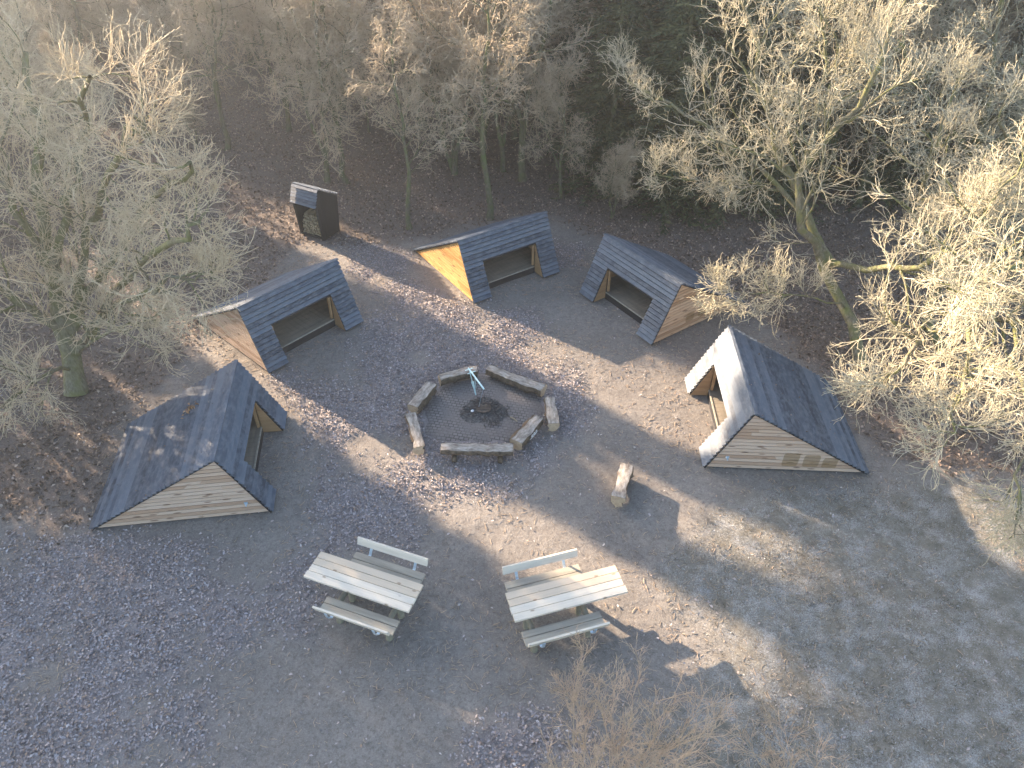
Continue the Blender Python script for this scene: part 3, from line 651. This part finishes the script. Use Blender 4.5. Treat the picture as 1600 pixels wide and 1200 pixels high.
# ---------------------------------------------------------------- trees
def cat_mesh(parts):
    V = []; F = []; n = 0
    for v, f in parts: V.append(v); F.append(f+n); n += len(v)
    return np.concatenate(V), np.concatenate(F)
def spawn(rs, P, Rr, n, t0, ang, length, m, jit, up, rad, tipf=.35, t1=1.0, lenfall=.5, droop=0.0, thin=False):
    B, mm, _ = P.shape; t = (t0+(t1-t0)*((np.arange(n)[None, :]+rs.rand(B, n))/n)); f = t*(mm-1); i = np.minimum(f.astype(int), mm-2); fr = (f-i)[..., None]
    b = np.arange(B)[:, None]; p = P[b, i]*(1-fr)+P[b, i+1]*fr; T = P[b, i+1]-P[b, i]; T = T/(np.linalg.norm(T, axis=2, keepdims=True)+1e-9)
    pr = (Rr[b, i]*(1-fr[..., 0])+Rr[b, i+1]*fr[..., 0]).reshape(-1)
    p = p.reshape(-1, 3); T = T.reshape(-1, 3); N = len(p); tt = t.reshape(-1)
    q = rs.randn(N, 3); q -= T*np.sum(q*T, 1, keepdims=True); q /= np.linalg.norm(q, axis=1, keepdims=True)
    A = ang*(.6+.8*rs.rand(N))[:, None]; d = T*np.cos(A)+q*np.sin(A)
    plen = np.linalg.norm(P[:, 1:]-P[:, :-1], axis=2).sum(1).repeat(n)
    L = (length*(1-lenfall*(tt-t0)/(t1-t0+1e-9))*(.45+.8*rs.rand(N))); L = L*(np.clip(pr/(rad*1.6), .4, 1) if thin else 1); L = np.minimum(L, plen*.85)
    Q = np.empty((N, m, 3)); Q[:, 0] = p; st = (L/(m-1))[:, None]; bend = rs.randn(N, 3)*jit*.5
    for s in range(1, m):
        d = d+rs.randn(N, 3)*jit+bend; d[:, 2] += up-droop*s/m; d /= np.linalg.norm(d, axis=1, keepdims=True); Q[:, s] = Q[:, s-1]+d*st
    r0 = np.minimum(rad*(.7+.6*rs.rand(N))*(L/length)**.5, pr*.8+.001); fade = 1-(1-tipf)*np.linspace(0, 1, m)[None, :]
    return Q, r0[:, None]*fade
def smooth_line(rs, ctrl, m, jit):
    c = np.array(ctrl, float); s = np.linspace(0, len(c)-1, m); out = []
    for v in s:
        i = min(int(v), len(c)-2); f = v-i; p0 = c[max(i-1, 0)]; p1 = c[i]; p2 = c[i+1]; p3 = c[min(i+2, len(c)-1)]
        out.append(.5*((2*p1)+(-p0+p2)*f+(2*p0-5*p1+4*p2-p3)*f*f+(-p0+3*p1-3*p2+p3)*f**3))
    o = np.array(out); o[1:-1] += rs.randn(m-2, 3)*jit; return o
def keep_clear(Q, q, off, rs, p=.92):      # crown shaped for the light: twigs cut out so the sun strip gets through
    P = Q+np.array(off); w_ = P[..., :2] @ nv; g = P[..., :2] @ dv+P[..., 2]/tanE
    bad = ((w_ > 6.75) & (w_ < 8.15) & (g > -12.5) & (g < .5)).any(1); k = (~bad | (rs.rand(len(Q)) > p)) & ~(P[..., 0] > -4.3).any(1); return Q[k], q[k]
def bare_tree_meshes(seed, stems, lv, mb, mt, name='tree', m=14, minr=.005, clear=None):
    """stems: list of (control points, r0, r1). lv: branching levels. Returns trunk mesh, crown mesh."""
    rs = np.random.RandomState(seed); P = np.stack([smooth_line(rs, s[0], m, .035*np.linalg.norm(np.array(s[0][-1])-np.array(s[0][0]))/4) for s in stems])
    Rr = np.stack([s[1]+(s[2]-s[1])*np.linspace(0, 1, m)**.8 for s in stems]); Rr[:, 0] *= 1.25
    Rr = Rr*(1+rs.randn(*Rr.shape)*.05)
    trunk = [tubes(P, Rr, 10)]; crown = []; cur = (P, Rr)
    for i, L in enumerate(lv):
        Q, q = spawn(rs, cur[0], cur[1], **L); q = np.maximum(q, minr*(1-.12*i))
        if clear is not None: Q, q = keep_clear(Q, q, clear, rs, .8 if i else .5)
        (trunk if i == 0 else crown).append(tubes(Q, q, 6 if i == 0 else (4 if i == 1 else 3))); cur = (Q, q)
    V, F = cat_mesh(trunk); tm = np_mesh(name+'_trunk', V, F, mb, True); V, F = cat_mesh(crown); cm = np_mesh(name+'_crown', V, F, mt, True)
    return tm, cm, cur
def place_tree(tm, cm, loc, rz, sc, label, group=None, name='bare_tree'):
    root = empty(name, loc, rz, label=label, cat='tree', group=group); root.scale = (sc, sc, sc)
    link('trunk', tm, root); link('crown', cm, root); return root
def L_(n, t0, ang, length, m, jit, up, rad, **k): return dict(n=n, t0=t0, ang=ang, length=length, m=m, jit=jit, up=up, rad=rad, **k)

# --- big pale oak on the right, trunk foot beside the right-hand shelters
HERO = [L_(13, .2, .8, 2.5, 10, .14, .06, .030, thin=True), L_(8, .1, .7, 1.5, 8, .15, .05, .0135, thin=True), L_(5, .12, .65, .78, 6, .17, .05, .0088), L_(2, .25, .6, .34, 4, .16, .05, .0066)]
def pz(px, py, z): return tuple(at(px, py, z))
def hero(seed, foot, stems, lv, mb, mt, label, minr=.0058, clear=False):
    f = np.array(foot); st = [([tuple(np.array(p)-f) for p in s[0]], s[1], s[2]) for s in stems]
    tm, cm, last = bare_tree_meshes(seed, st, lv, mb, mt, 'hero', minr=minr, clear=f if clear else None)
    return place_tree(tm, cm, tuple(f), 0, 1, label)
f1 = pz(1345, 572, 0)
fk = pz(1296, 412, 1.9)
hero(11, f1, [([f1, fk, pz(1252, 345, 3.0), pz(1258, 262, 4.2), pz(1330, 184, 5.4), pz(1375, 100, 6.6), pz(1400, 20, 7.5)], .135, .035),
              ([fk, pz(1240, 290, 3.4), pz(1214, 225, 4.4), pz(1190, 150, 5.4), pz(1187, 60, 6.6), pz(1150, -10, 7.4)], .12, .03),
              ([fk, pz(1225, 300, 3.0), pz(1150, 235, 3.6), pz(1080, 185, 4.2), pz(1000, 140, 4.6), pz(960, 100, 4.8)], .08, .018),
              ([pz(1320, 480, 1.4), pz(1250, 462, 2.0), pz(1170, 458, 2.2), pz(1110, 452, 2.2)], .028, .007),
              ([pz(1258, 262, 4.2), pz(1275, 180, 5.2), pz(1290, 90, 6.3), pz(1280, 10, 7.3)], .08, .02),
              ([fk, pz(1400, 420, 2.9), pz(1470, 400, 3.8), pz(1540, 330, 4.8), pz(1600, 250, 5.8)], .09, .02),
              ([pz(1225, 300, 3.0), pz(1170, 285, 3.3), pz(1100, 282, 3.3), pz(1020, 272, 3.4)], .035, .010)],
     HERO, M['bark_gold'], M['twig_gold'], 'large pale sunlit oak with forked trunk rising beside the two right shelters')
f2 = pz(1470, 545, 0)
hero(12, f2, [([f2, pz(1450, 480, 1.2), pz(1480, 420, 2.2), pz(1560, 410, 2.8), pz(1640, 380, 3.6)], .16, .05),
              ([pz(1450, 480, 1.2), pz(1520, 500, 2.0), pz(1580, 500, 2.6), pz(1660, 520, 3.0)], .09, .03),
              ([pz(1450, 480, 1.2), pz(1440, 520, 2.4), pz(1410, 560, 3.0), pz(1370, 600, 3.2)], .07, .015),
              ([pz(1520, 500, 2.0), pz(1510, 560, 2.8), pz(1500, 620, 3.2), pz(1480, 680, 3.2)], .06, .012),
              ([pz(1580, 500, 2.6), pz(1590, 570, 3.0), pz(1610, 660, 3.2), pz(1590, 760, 2.8), pz(1585, 840, 2.4)], .05, .010),
              ([pz(1480, 420, 2.2), pz(1440, 330, 3.6), pz(1460, 230, 5.0), pz(1500, 110, 6.4)], .09, .02)],
     HERO, M['bark_gold'], M['twig_gold'], 'low spreading oak with yellow-green mossy limbs at the right edge')
f3 = pz(1540, 330, 0)
hero(13, f3, [([f3, pz(1520, 250, 2.2), pz(1540, 170, 4.0), pz(1560, 60, 6.0), pz(1570, -20, 7.2)], .17, .04),
              ([pz(1520, 250, 2.2), pz(1450, 160, 4.2), pz(1400, 60, 6.2)], .10, .03),
              ([pz(1520, 250, 2.2), pz(1610, 180, 4.0), pz(1700, 90, 6.0)], .10, .03)],
     HERO, M['bark_gold'], M['twig_gold'], 'pale bare tree behind the low mossy oak in the upper right corner')
f5 = pz(1660, 470, 0)
hero(17, f5, [([f5, pz(1640, 380, 2.2), pz(1600, 290, 4.2), pz(1560, 190, 5.8)], .16, .04), ([pz(1640, 380, 2.2), pz(1560, 350, 3.6), pz(1490, 320, 4.6)], .09, .02), ([pz(1640, 380, 2.2), pz(1600, 420, 3.8), pz(1540, 440, 4.8), pz(1480, 450, 5.2)], .09, .02)],
     HERO, M['bark_gold'], M['twig_gold'], 'pale bare tree leaning in from beyond the right edge')
f4 = pz(1370, 250, 0)
hero(14, f4, [([f4, pz(1365, 170, 2.5), pz(1350, 80, 4.8), pz(1330, -20, 6.8)], .16, .04), ([pz(1365, 170, 2.5), pz(1420, 90, 4.8), pz(1450, 10, 6.4)], .09, .02), ([pz(1365, 170, 2.5), pz(1290, 110, 4.4), pz(1230, 40, 5.8)], .09, .02)],
     HERO, M['bark_gold'], M['twig_gold'], 'pale bare tree right behind the forked oak, seen through its limbs')
# --- big mossy tree on the left
LH = [L_(13, .15, .6, 2.0, 9, .11, .05, .027, thin=True), L_(7, .1, .6, 1.3, 7, .14, .04, .0140), L_(5, .12, .55, .72, 6, .17, .04, .0092), L_(2, .25, .55, .34, 4, .17, .04, .0070)]
fl = pz(120, 615, 0)
def pw(px, py, wt):        # point seen at a photo pixel and lying at distance wt across the light
    g = at(px, py, 0)[:2]; f = min(1, wt/float(g @ nv)); return pz(px, py, CAM_H*(1-f))
hero(15, fl, [([fl, pz(105, 520, 1.4), pz(80, 420, 3.0), pz(60, 300, 4.8), pz(60, 180, 6.2), pz(40, 80, 7.2)], .24, .05),
              ([pz(105, 520, 1.4), pz(120, 430, 2.8), pz(150, 320, 4.6), pw(190, 230, 5.0), pw(210, 180, 5.0)], .13, .025),
              ([pz(105, 520, 1.4), pz(160, 430, 2.8), pz(225, 340, 4.2), pw(290, 275, 5.2), pw(285, 262, 4.9)], .12, .02),
              ([pz(115, 550, 1.0), pz(180, 450, 2.4), pw(260, 380, 4.9), pw(300, 345, 5.1), pw(325, 328, 5.3)], .10, .015),
              ([pz(115, 550, 1.0), pz(170, 490, 2.0), pw(245, 450, 5.0), pw(295, 430, 5.2), pw(335, 415, 5.5)], .08, .012),
              ([pz(115, 550, 1.0), pz(165, 520, 1.7), pz(225, 500, 2.4), pz(270, 480, 2.9)], .05, .012),
              ([pz(105, 520, 1.4), pz(40, 480, 2.4), pz(-30, 420, 3.6), pz(-90, 340, 4.8)], .12, .03),
              ([pz(80, 420, 3.0), pz(20, 320, 4.6), pz(-20, 220, 5.8), pz(-40, 120, 6.8)], .10, .03),
              ([pz(80, 420, 3.0), pz(110, 300, 5.0), pz(130, 200, 6.0), pw(140, 120, 4.8)], .10, .03),
              ([pz(115, 570, .6), pz(60, 590, 1.3), pz(0, 640, 1.7), pz(-60, 680, 1.9)], .05, .015)],
     LH, M['bark_left'], M['twig_left'], 'huge spreading mossy tree with straw-coloured twigs filling the left edge', clear=True)
fl2 = pz(-70, 300, 0)
hero(16, fl2, [([fl2, pz(-40, 210, 2.2), pz(10, 130, 3.8), pz(40, 50, 5.4)], .16, .04), ([pz(-40, 210, 2.2), pz(60, 170, 3.6), pz(140, 120, 4.6)], .10, .02), ([pz(-40, 210, 2.2), pz(-80, 100, 4.2), pz(-60, 10, 6.0)], .10, .03)],
     LH, M['bark_left'], M['twig_left'], 'pale hazy bare tree in the upper left corner behind the huge mossy one')
# --- shrub with orange-brown twigs at the bottom edge
BL = [L_(9, .3, .5, .6, 7, .09, .05, .009), L_(6, .15, .6, .45, 5, .10, .03, .0055), L_(3, .2, .7, .16, 3, .15, .02, .0045)]
def bush(seed, px, py, tips, label, r=.012):
    f = pz(px, py, 0); rs = np.random.RandomState(seed); st = []
    for (tx, ty, tz) in tips:
        tp = np.array(pz(tx, ty, tz)); f0 = np.array(f)+np.append(rs.randn(2)*.12, 0); mid = f0*.5+tp*.5+np.array([0, 0, .25])+rs.randn(3)*.08
        st.append(([f0-np.array(f), mid-np.array(f), tp-np.array(f)], r, .004))
    tm, cm, _ = bare_tree_meshes(seed, st, BL, M['twig_bush'], M['twig_bush'], 'bush', m=10, minr=.0032)
    root = empty('bare_shrub', f, 0, label=label, cat='shrub', group='leafless shrubs along the near edge'); link('stems', tm, root); link('twigs', cm, root)
bush(31, 950, 1275, [(885, 1075, 1.6), (925, 1055, 1.9), (1000, 1045, 2.0), (1060, 1070, 2.0), (1100, 1105, 1.9), (960, 1080, 2.3), (1040, 1110, 2.4), (900, 1130, 1.9), (1100, 1150, 2.1), (980, 1150, 2.5), (860, 1190, 1.8), (1130, 1130, 1.4), (1060, 1190, 2.5), (930, 1190, 2.2)],
     'dense leafless shrub with orange-brown twigs at bottom centre')
bush(33, 905, 1210, [(912, 1005, 1.5), (885, 1080, 1.2)], 'tall thin twig reaching up towards the right picnic bench', .009)
bush(34, 1230, 1290, [(1290, 1178, 1.6), (1225, 1135, 1.3), (1165, 1160, 1.3), (1190, 1180, 1.5)], 'thin leafless sprigs at the bottom edge, right of the dense shrub')

# --- wood behind: bare trees in several forms, copied
WL = [L_(20, .28, .95, 2.5, 8, .16, .04, .028), L_(8, .1, .8, 1.35, 6, .2, .02, .016), L_(6, .12, .75, .75, 5, .2, .0, .0115), L_(2, .2, .7, .36, 3, .22, -.02, .0095)]
FORMS = []
for k, st in enumerate([
    [([(0, 0, 0), (.1, .1, 2.2), (-.2, .2, 4.4), (.2, .1, 6.6), (.3, .3, 8.6)], .13, .03), ([(.05, .1, 2.0), (.9, .3, 4.0), (1.3, .6, 6.2), (1.5, .6, 7.8)], .08, .02)],
    [([(0, 0, 0), (-.2, 0, 2.0), (-.6, .3, 4.0), (-.7, .2, 6.4), (-1.1, .4, 8.4)], .12, .03), ([(-.1, 0, 1.2), (.5, -.2, 3.0), (.9, -.4, 5.4), (1.3, -.3, 7.4)], .09, .02), ([(-.5, .2, 3.2), (-1.2, -.4, 5.0), (-1.8, -.6, 6.8)], .06, .02)],
    [([(0, 0, 0), (.15, .1, 2.6), (.0, .2, 5.2), (.1, -.1, 7.6), (.0, .1, 9.6)], .14, .025)],
    [([(0, 0, 0), (.3, -.2, 1.8), (.9, -.1, 3.6), (1.1, .2, 5.6), (1.6, .3, 7.4)], .12, .03), ([(.02, 0, .15), (-.5, .1, 2.2), (-.7, .3, 4.4), (-1.2, .3, 6.8)], .10, .025), ([(0, .03, .1), (.0, .5, 2.4), (.1, 1.0, 5.0), (.1, 1.2, 7.5)], .08, .02)]]):
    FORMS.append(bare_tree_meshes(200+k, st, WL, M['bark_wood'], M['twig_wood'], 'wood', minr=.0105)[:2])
rng = random.Random(77)
named = [((640, 357), 2, .62, 'slim green mossy tree directly behind the gap between shed and centre shelter'),
         ((765, 342), 2, .8, 'short grey tree stump-like trunk close behind the centre shelter'),
         ((512, 285), 1, .8, 'twin mossy green tree just behind the firewood shed, left of two'),
         ((543, 287), 0, .8, 'straight mossy tree just behind the firewood shed, right of two'),
         ((710, 272), 3, .9, 'pale trunks splayed from one foot behind the centre shelter'),
         ((355, 235), 0, .8, 'bare tree on the left side of the leafy track, above the big mossy crown'),
         ((452, 205), 1, .8, 'bare tree on the leafy track, beyond the firewood shed')]
def wood_label(x, y, k, sc):
    cp, sp = math.cos(CAM_P), math.sin(CAM_P); px = 800+CAM_F*x/(y*cp+(CAM_H-3)*sp)
    where = next(t for lim, t in ((230, 'above the huge mossy tree'), (400, 'left of the leafy track'), (540, 'behind the firewood shed'), (690, 'between shed and centre shelter'), (860, 'behind the centre shelter'), (1090, 'behind the shelter under the mossy branch'), (1340, 'behind the forked oak'), (9999, 'behind the low mossy oak')) if px < lim)
    return '%s %s bare tree %s in the wood %s' % ('tiny' if sc < .33 else 'small' if sc < .56 else 'mid-sized' if sc < .95 else 'tall', ('two-stemmed', 'three-stemmed', 'single-stemmed', 'splayed')[k], 'near the front' if y < 30 else 'halfway back' if y < 39 else 'far back', where)
used = []
for (p, k, sc, lab) in named:
    q = at(*p); used.append(q[:2]); place_tree(*FORMS[k], (q[0], q[1], -.05), rng.uniform(0, 6.28) if k in (0, 2) else [0, 2.9, 0, .3][k], sc, lab)
n = 0; tries = 0
path = pix_poly([(330, 130), (430, 130), (520, 300), (450, 400), (330, 330), (390, 220)])
while n < 200 and tries < 4000:
    tries += 1; y = rng.uniform(22, 56); x = rng.uniform(-.78*y-3, .78*y+3)
    dist_ok = all(math.hypot(x-a, y-b) > 1.15 for a, b in used)
    X1, Y1 = np.array([x]), np.array([y])
    if not dist_ok or inside(path, X1, Y1)[0] or not inside(FOREST, X1, Y1)[0]: continue
    if y < 24 and -7 < x < 3: continue
    if .5 < x < 9 and 20 < y < 30: continue
    if x < -9 and y < 26 and x > -14: continue
    ws = x*.609+y*.793; ss = x*.793-y*.609
    if ss < -12 and not (ss < -27) and (5.2 < ws < 9.6 or 9.8 < ws < 14.8 or 16.0 < ws < 18.6): continue
    used.append((x, y)); n += 1; left = x < -6; right = x > 8
    lab = ('crowded bare tree in the hazy wood at upper left', 'bare trees in the wood, upper left') if left else (('crowded bare tree in the wood behind the pale oaks at upper right', 'bare trees in the wood, upper right') if right else ('thin bare tree in the thicket behind the centre of the clearing', 'bare trees in the wood, centre'))
    corr = 5.2 < ws < 9.6 or 9.8 < ws < 14.8 or 16.0 < ws < 18.6
    k = rng.randrange(4); sc = rng.uniform(.45, .55) if corr and ss < -12 else rng.uniform(.85, 1.3); place_tree(*FORMS[k], (x, y, -.1), rng.uniform(0, 6.28), sc, wood_label(x, y, k, sc), 'bare trees crowded in the wood')
n = 0; tries = 0
while n < 70 and tries < 4000:          # saplings filling the understorey
    tries += 1; y = rng.uniform(24, 48); x = rng.uniform(-.74*y-1, .74*y+1); ws = x*.609+y*.793; ss = x*.793-y*.609
    if any(math.hypot(x-a, y-b) < .9 for a, b in used) or inside(path, np.array([x]), np.array([y]))[0]: continue
    if (y < 28 and -8 < x < 2) or (.5 < x < 10 and y < 28) or (x < -9 and y < 27): continue
    used.append((x, y)); n += 1; k = rng.randrange(4); sc = rng.uniform(.28, .42) if ss > -27 else rng.uniform(.35, .5)
    place_tree(*FORMS[k], (x, y, -.05), rng.uniform(0, 6.28), sc, wood_label(x, y, k, sc).replace('bare tree', 'sapling'), 'saplings under the trees of the wood', 'sapling')

# --- spruces
def spruce_meshes(seed, H=10.0, base=.4, rad=2.1, nb=44, dens=26):
    rs = np.random.RandomState(seed); P = np.zeros((1, 12, 3)); P[0, :, 2] = np.linspace(0, H, 12); P[0, :, :2] = rs.randn(12, 2)*.04; Rr = np.linspace(.15, .02, 12)[None, :]
    tm = np_mesh('spruce_trunk', *tubes(P, Rr, 9), M['bark_wood'], True)
    B = []; zs = base+(H-base)*(np.linspace(0, 1, nb)**1.05)*.985
    for z in zs:
        f = 1-(z-base)/(H-base); k = 7 if f > .3 else 5; L = .15+rad*f**.8
        for j in range(k): B.append((z+rs.randn()*.08, rs.rand()*6.283, L*rs.uniform(.7, 1.12)))
    B = np.array(B); N = len(B); m = 6; Q = np.empty((N, m, 3)); t = np.linspace(0, 1, m)[None, :]
    r = B[:, 2:3]*t; Q[..., 0] = np.cos(B[:, 1:2])*r; Q[..., 1] = np.sin(B[:, 1:2])*r; Q[..., 2] = B[:, 0:1]+B[:, 2:3]*(.12*t-.42*t**2+.10*t**4); Q[:, 1:] += rs.randn(N, m-1, 3)*.03
    bt = tubes(Q, np.linspace(.022, .006, m)[None, :].repeat(N, 0), 3)
    # sprays of needles hanging off each bough
    n = dens; tt = rs.rand(N, n)**.7; f = tt*(m-1); i = np.minimum(f.astype(int), m-2); fr = (f-i)[..., None]; b = np.arange(N)[:, None]
    p = (Q[b, i]*(1-fr)+Q[b, i+1]*fr).reshape(-1, 3); T = (Q[b, i+1]-Q[b, i]); T /= np.linalg.norm(T, axis=2, keepdims=True); T = T.reshape(-1, 3); K = len(p)
    side = np.cross(T, [0, 0, 1.0]); side /= np.linalg.norm(side, axis=1, keepdims=True); sg = np.where(rs.rand(K) < .5, -1, 1)[:, None]
    d = T*.6+side*sg*(.5+.5*rs.rand(K)[:, None])+rs.randn(K, 3)*.22; d[:, 2] -= .35*rs.rand(K); d /= np.linalg.norm(d, axis=1, keepdims=True)
    L = (.16+.22*rs.rand(K))[:, None]; wv = np.cross(d, rs.randn(K, 3)); wv /= np.linalg.norm(wv, axis=1, keepdims=True); wv *= (.018+.022*rs.rand(K))[:, None]
    a = p; e = p+d*L; mid = p+d*L*.45; V = np.stack([a, mid+wv, e, mid-wv], 1).reshape(-1, 3); F = np.arange(4*K).reshape(K, 4)
    V, F = cat_mesh([bt, (V, F)]); cm = np_mesh('spruce_crown', V, F, M['needles']); return tm, cm
SPR = [spruce_meshes(301), spruce_meshes(302, 10, .25, 2.4, 42, 30)]
DENSE = spruce_meshes(303, 10, .2, 1.9, 40, 46)
for k, (x, y, sc, rz) in enumerate([(3.2, 24.4, .8, .3), (5.0, 22.9, .8, 1.3), (6.9, 22.9, .8, 2.6), (8.7, 23.3, .72, 4.1), (3.4, 27.2, .95, 0), (5.4, 25.4, .9, 1), (7.3, 24.6, .85, 2), (8.7, 27.5, 1.0, 3), (5.8, 30.0, 1.1, 4), (2.0, 31.5, 1.1, 5), (9.9, 24.9, .75, .5), (11.2, 30.5, 1.1, 1.5), (14.5, 27.0, .9, 2.2), (12.6, 23.6, .62, 3.3), (17.5, 25.0, .8, 1.1), (7.5, 34.5, 1.2, .7), (2.6, 38.0, 1.2, 2.9), (-2.5, 37.0, 1.1, 2.0), (16.5, 33.0, 1.2, .1)]):
    root = empty('spruce_tree', (x, y, -.1), rz, label=('%s spruce %s, %s' % ('broad low' if sc < .85 else 'tall', 'with ground-sweeping boughs' if y < 24.5 else 'in the middle rows' if y < 29 else 'far back', 'left of the dark stand' if x < 4.2 else 'centre of the dark stand' if x < 6.5 else 'right of the dark stand' if x < 9.5 else 'hidden behind the pale oaks')), cat='tree', group='spruces behind the two right shelters' if x < 9.5 else 'spruces deep behind the pale oaks'); root.scale = (sc*1.15, sc*1.15, sc)
    tm, cm = SPR[k % 2]; link('trunk', tm, root); link('crown', cm, root)
# --- spruces added on the sunny side, gapped so their shadows leave bright strips
dv = -np.array([math.cos(R(SUN_AZ)), math.sin(R(SUN_AZ))]); nv = np.array([-dv[1], dv[0]])
tanE = math.tan(R(SUN_EL))
# (w across the light, s_end: how far along the light the ground is kept in shade)
BELT = []
def belt(w0, w1, send, step=.8, s0=-37, rows=2):
    n_ = max(1, int(round((w1-w0)/step)))
    for i in range(n_):
        for r_ in range(rows): BELT.append((w0+(i+.5)*(w1-w0)/n_+(.3 if r_ else 0)*0, send, s0-3.0*r_))
belt(-9, 1.2, 0, .8)
belt(1.2, 5.8, -14, .8)
belt(5.9, 6.5, 4, .5)
belt(8.25, 9.1, 5, .5)
belt(9.1, 10.3, -4.5, .8)
belt(10.4, 11.3, 3, .6)
belt(13.8, 14.6, -3, .8, -46)
belt(14.6, 16.2, -4, .8, -46)
belt(18.2, 22, -14, 1.0, -50)
for i, (w_, send, s_) in enumerate(BELT):
    p = dv*s_+nv*w_; h = (send-s_)*tanE; root = empty('spruce_tree', (p[0], p[1], -.1), rng.uniform(0, 6.28), label='tall dense spruce added on the sunny left side to shade the clearing', cat='tree', group='spruces added for shade beyond the left side')
    wd = .62; root.scale = (wd, wd, h/10); link('trunk', DENSE[0], root); link('crown', DENSE[1], root)

# unseen high-crowned pines added to close the light off beyond the clearing
PINE = spruce_meshes(304, 10, 8.35, 1.5, 20, 90)
for w_ in (-.6, .4, 1.4, 2.4, 3.3, 4.2, 5.1, 5.8, 6.3, 8.6, 9.1, 9.9, 10.6, 11.0):
    s_ = -45-rng.uniform(0, 1.5); p = dv*s_+nv*w_; h = (13-s_)*tanE; root = empty('shade_pine', (p[0], p[1], -.1), rng.uniform(0, 6.28), label='very tall unseen pine with a bare trunk and high crown, added to block the sun', cat='tree', group='tall pines added for shade beyond the left side')
    root.scale = (1.0, 1.0, h/10); link('trunk', PINE[0], root); link('crown', PINE[1], root)
# ---------------------------------------------------------------- morning haze
hm = bpy.data.materials.new('morning_haze'); hm.use_nodes = True; ht = hm.node_tree; ht.nodes.clear()
ho = ht.nodes.new('ShaderNodeOutputMaterial'); pv = ht.nodes.new('ShaderNodeVolumePrincipled'); pv.inputs['Color'].default_value = (.88, .94, 1, 1); pv.inputs['Density'].default_value = HAZE_D; pv.inputs['Anisotropy'].default_value = .76
ht.links.new(pv.outputs[0], ho.inputs['Volume'])
mb = MB(); mb.box((0, 80, 15), (310, 390, 17.5)); hz = mb.build('haze', hm); tag(hz, kind='stuff', label='thin bright morning haze over the wood and clearing', cat='haze')
scene.cycles.volume_bounces = 1; scene.cycles.volume_step_rate = 4

for (w_, s_, sc, k) in ((.6, -23, 1.0, 0), (2.0, -26, 1.1, 1), (3.4, -23.5, 1.05, 3), (4.6, -27, 1.15, 2)):  # unseen bare trees added upstream of the light to dim and dapple it
    p = dv*s_+nv*w_; place_tree(*FORMS[k], (p[0], p[1], -.1), s_, sc, 'unseen bare tree added beyond the left edge for dappled shade', 'bare trees added for shade beyond the left edge')

# leaves fallen on the roofs
rs = np.random.RandomState(61); LX = []; LY = []; LZ = []
for (x, y, th, sg) in SHELTERS:
    n = 60; t = rs.rand(n)**1.5; lx = -SD+(SD-SA)*t; lz = SH*t+.045; ly = rs.rand(n)*SW*sg
    LX.append(x+np.cos(th)*lx-np.sin(th)*ly); LY.append(y+np.sin(th)*lx+np.cos(th)*ly); LZ.append(lz)
tag(scatter_cards('roof_leaves', np.concatenate(LX), np.concatenate(LY), np.concatenate(LZ)+.02, rs.uniform(.015, .035, 300), .4, M['leaf_brown'], rs), 'a few dead leaves blown onto the shelter roofs', 'leaves', kind='stuff')
x, y, th, sg = SHELTERS[0]; n = 40; t = .66+rs.randn(n)*.03; lx = -SD+(SD-SA)*t; ly = 2.05+rs.randn(n)*.07
o = scatter_cards('leaf_clump', x+np.cos(th)*lx-np.sin(th)*ly, y+np.sin(th)*lx+np.cos(th)*ly, SH*t+.07+rs.rand(n)*.04, rs.uniform(.025, .05, n), .6, M['leaf_dry'], rs)
tag(o, 'small clump of rusty dead leaves caught on the leftmost shelter roof', 'leaves', kind='stuff')

for (x, y, k, sc, lab) in ((1.6, 23.4, 0, .5, 'small bare tree in front of the left end of the spruces'), (3.2, 22.0, 3, .33, 'very small splayed bare sapling before the dark spruces'), (-.4, 25.5, 1, .8, 'bare tree with reddish twigs left of the spruces')):
    place_tree(*FORMS[k], (x, y, -.05), 1.0+x, sc, lab)
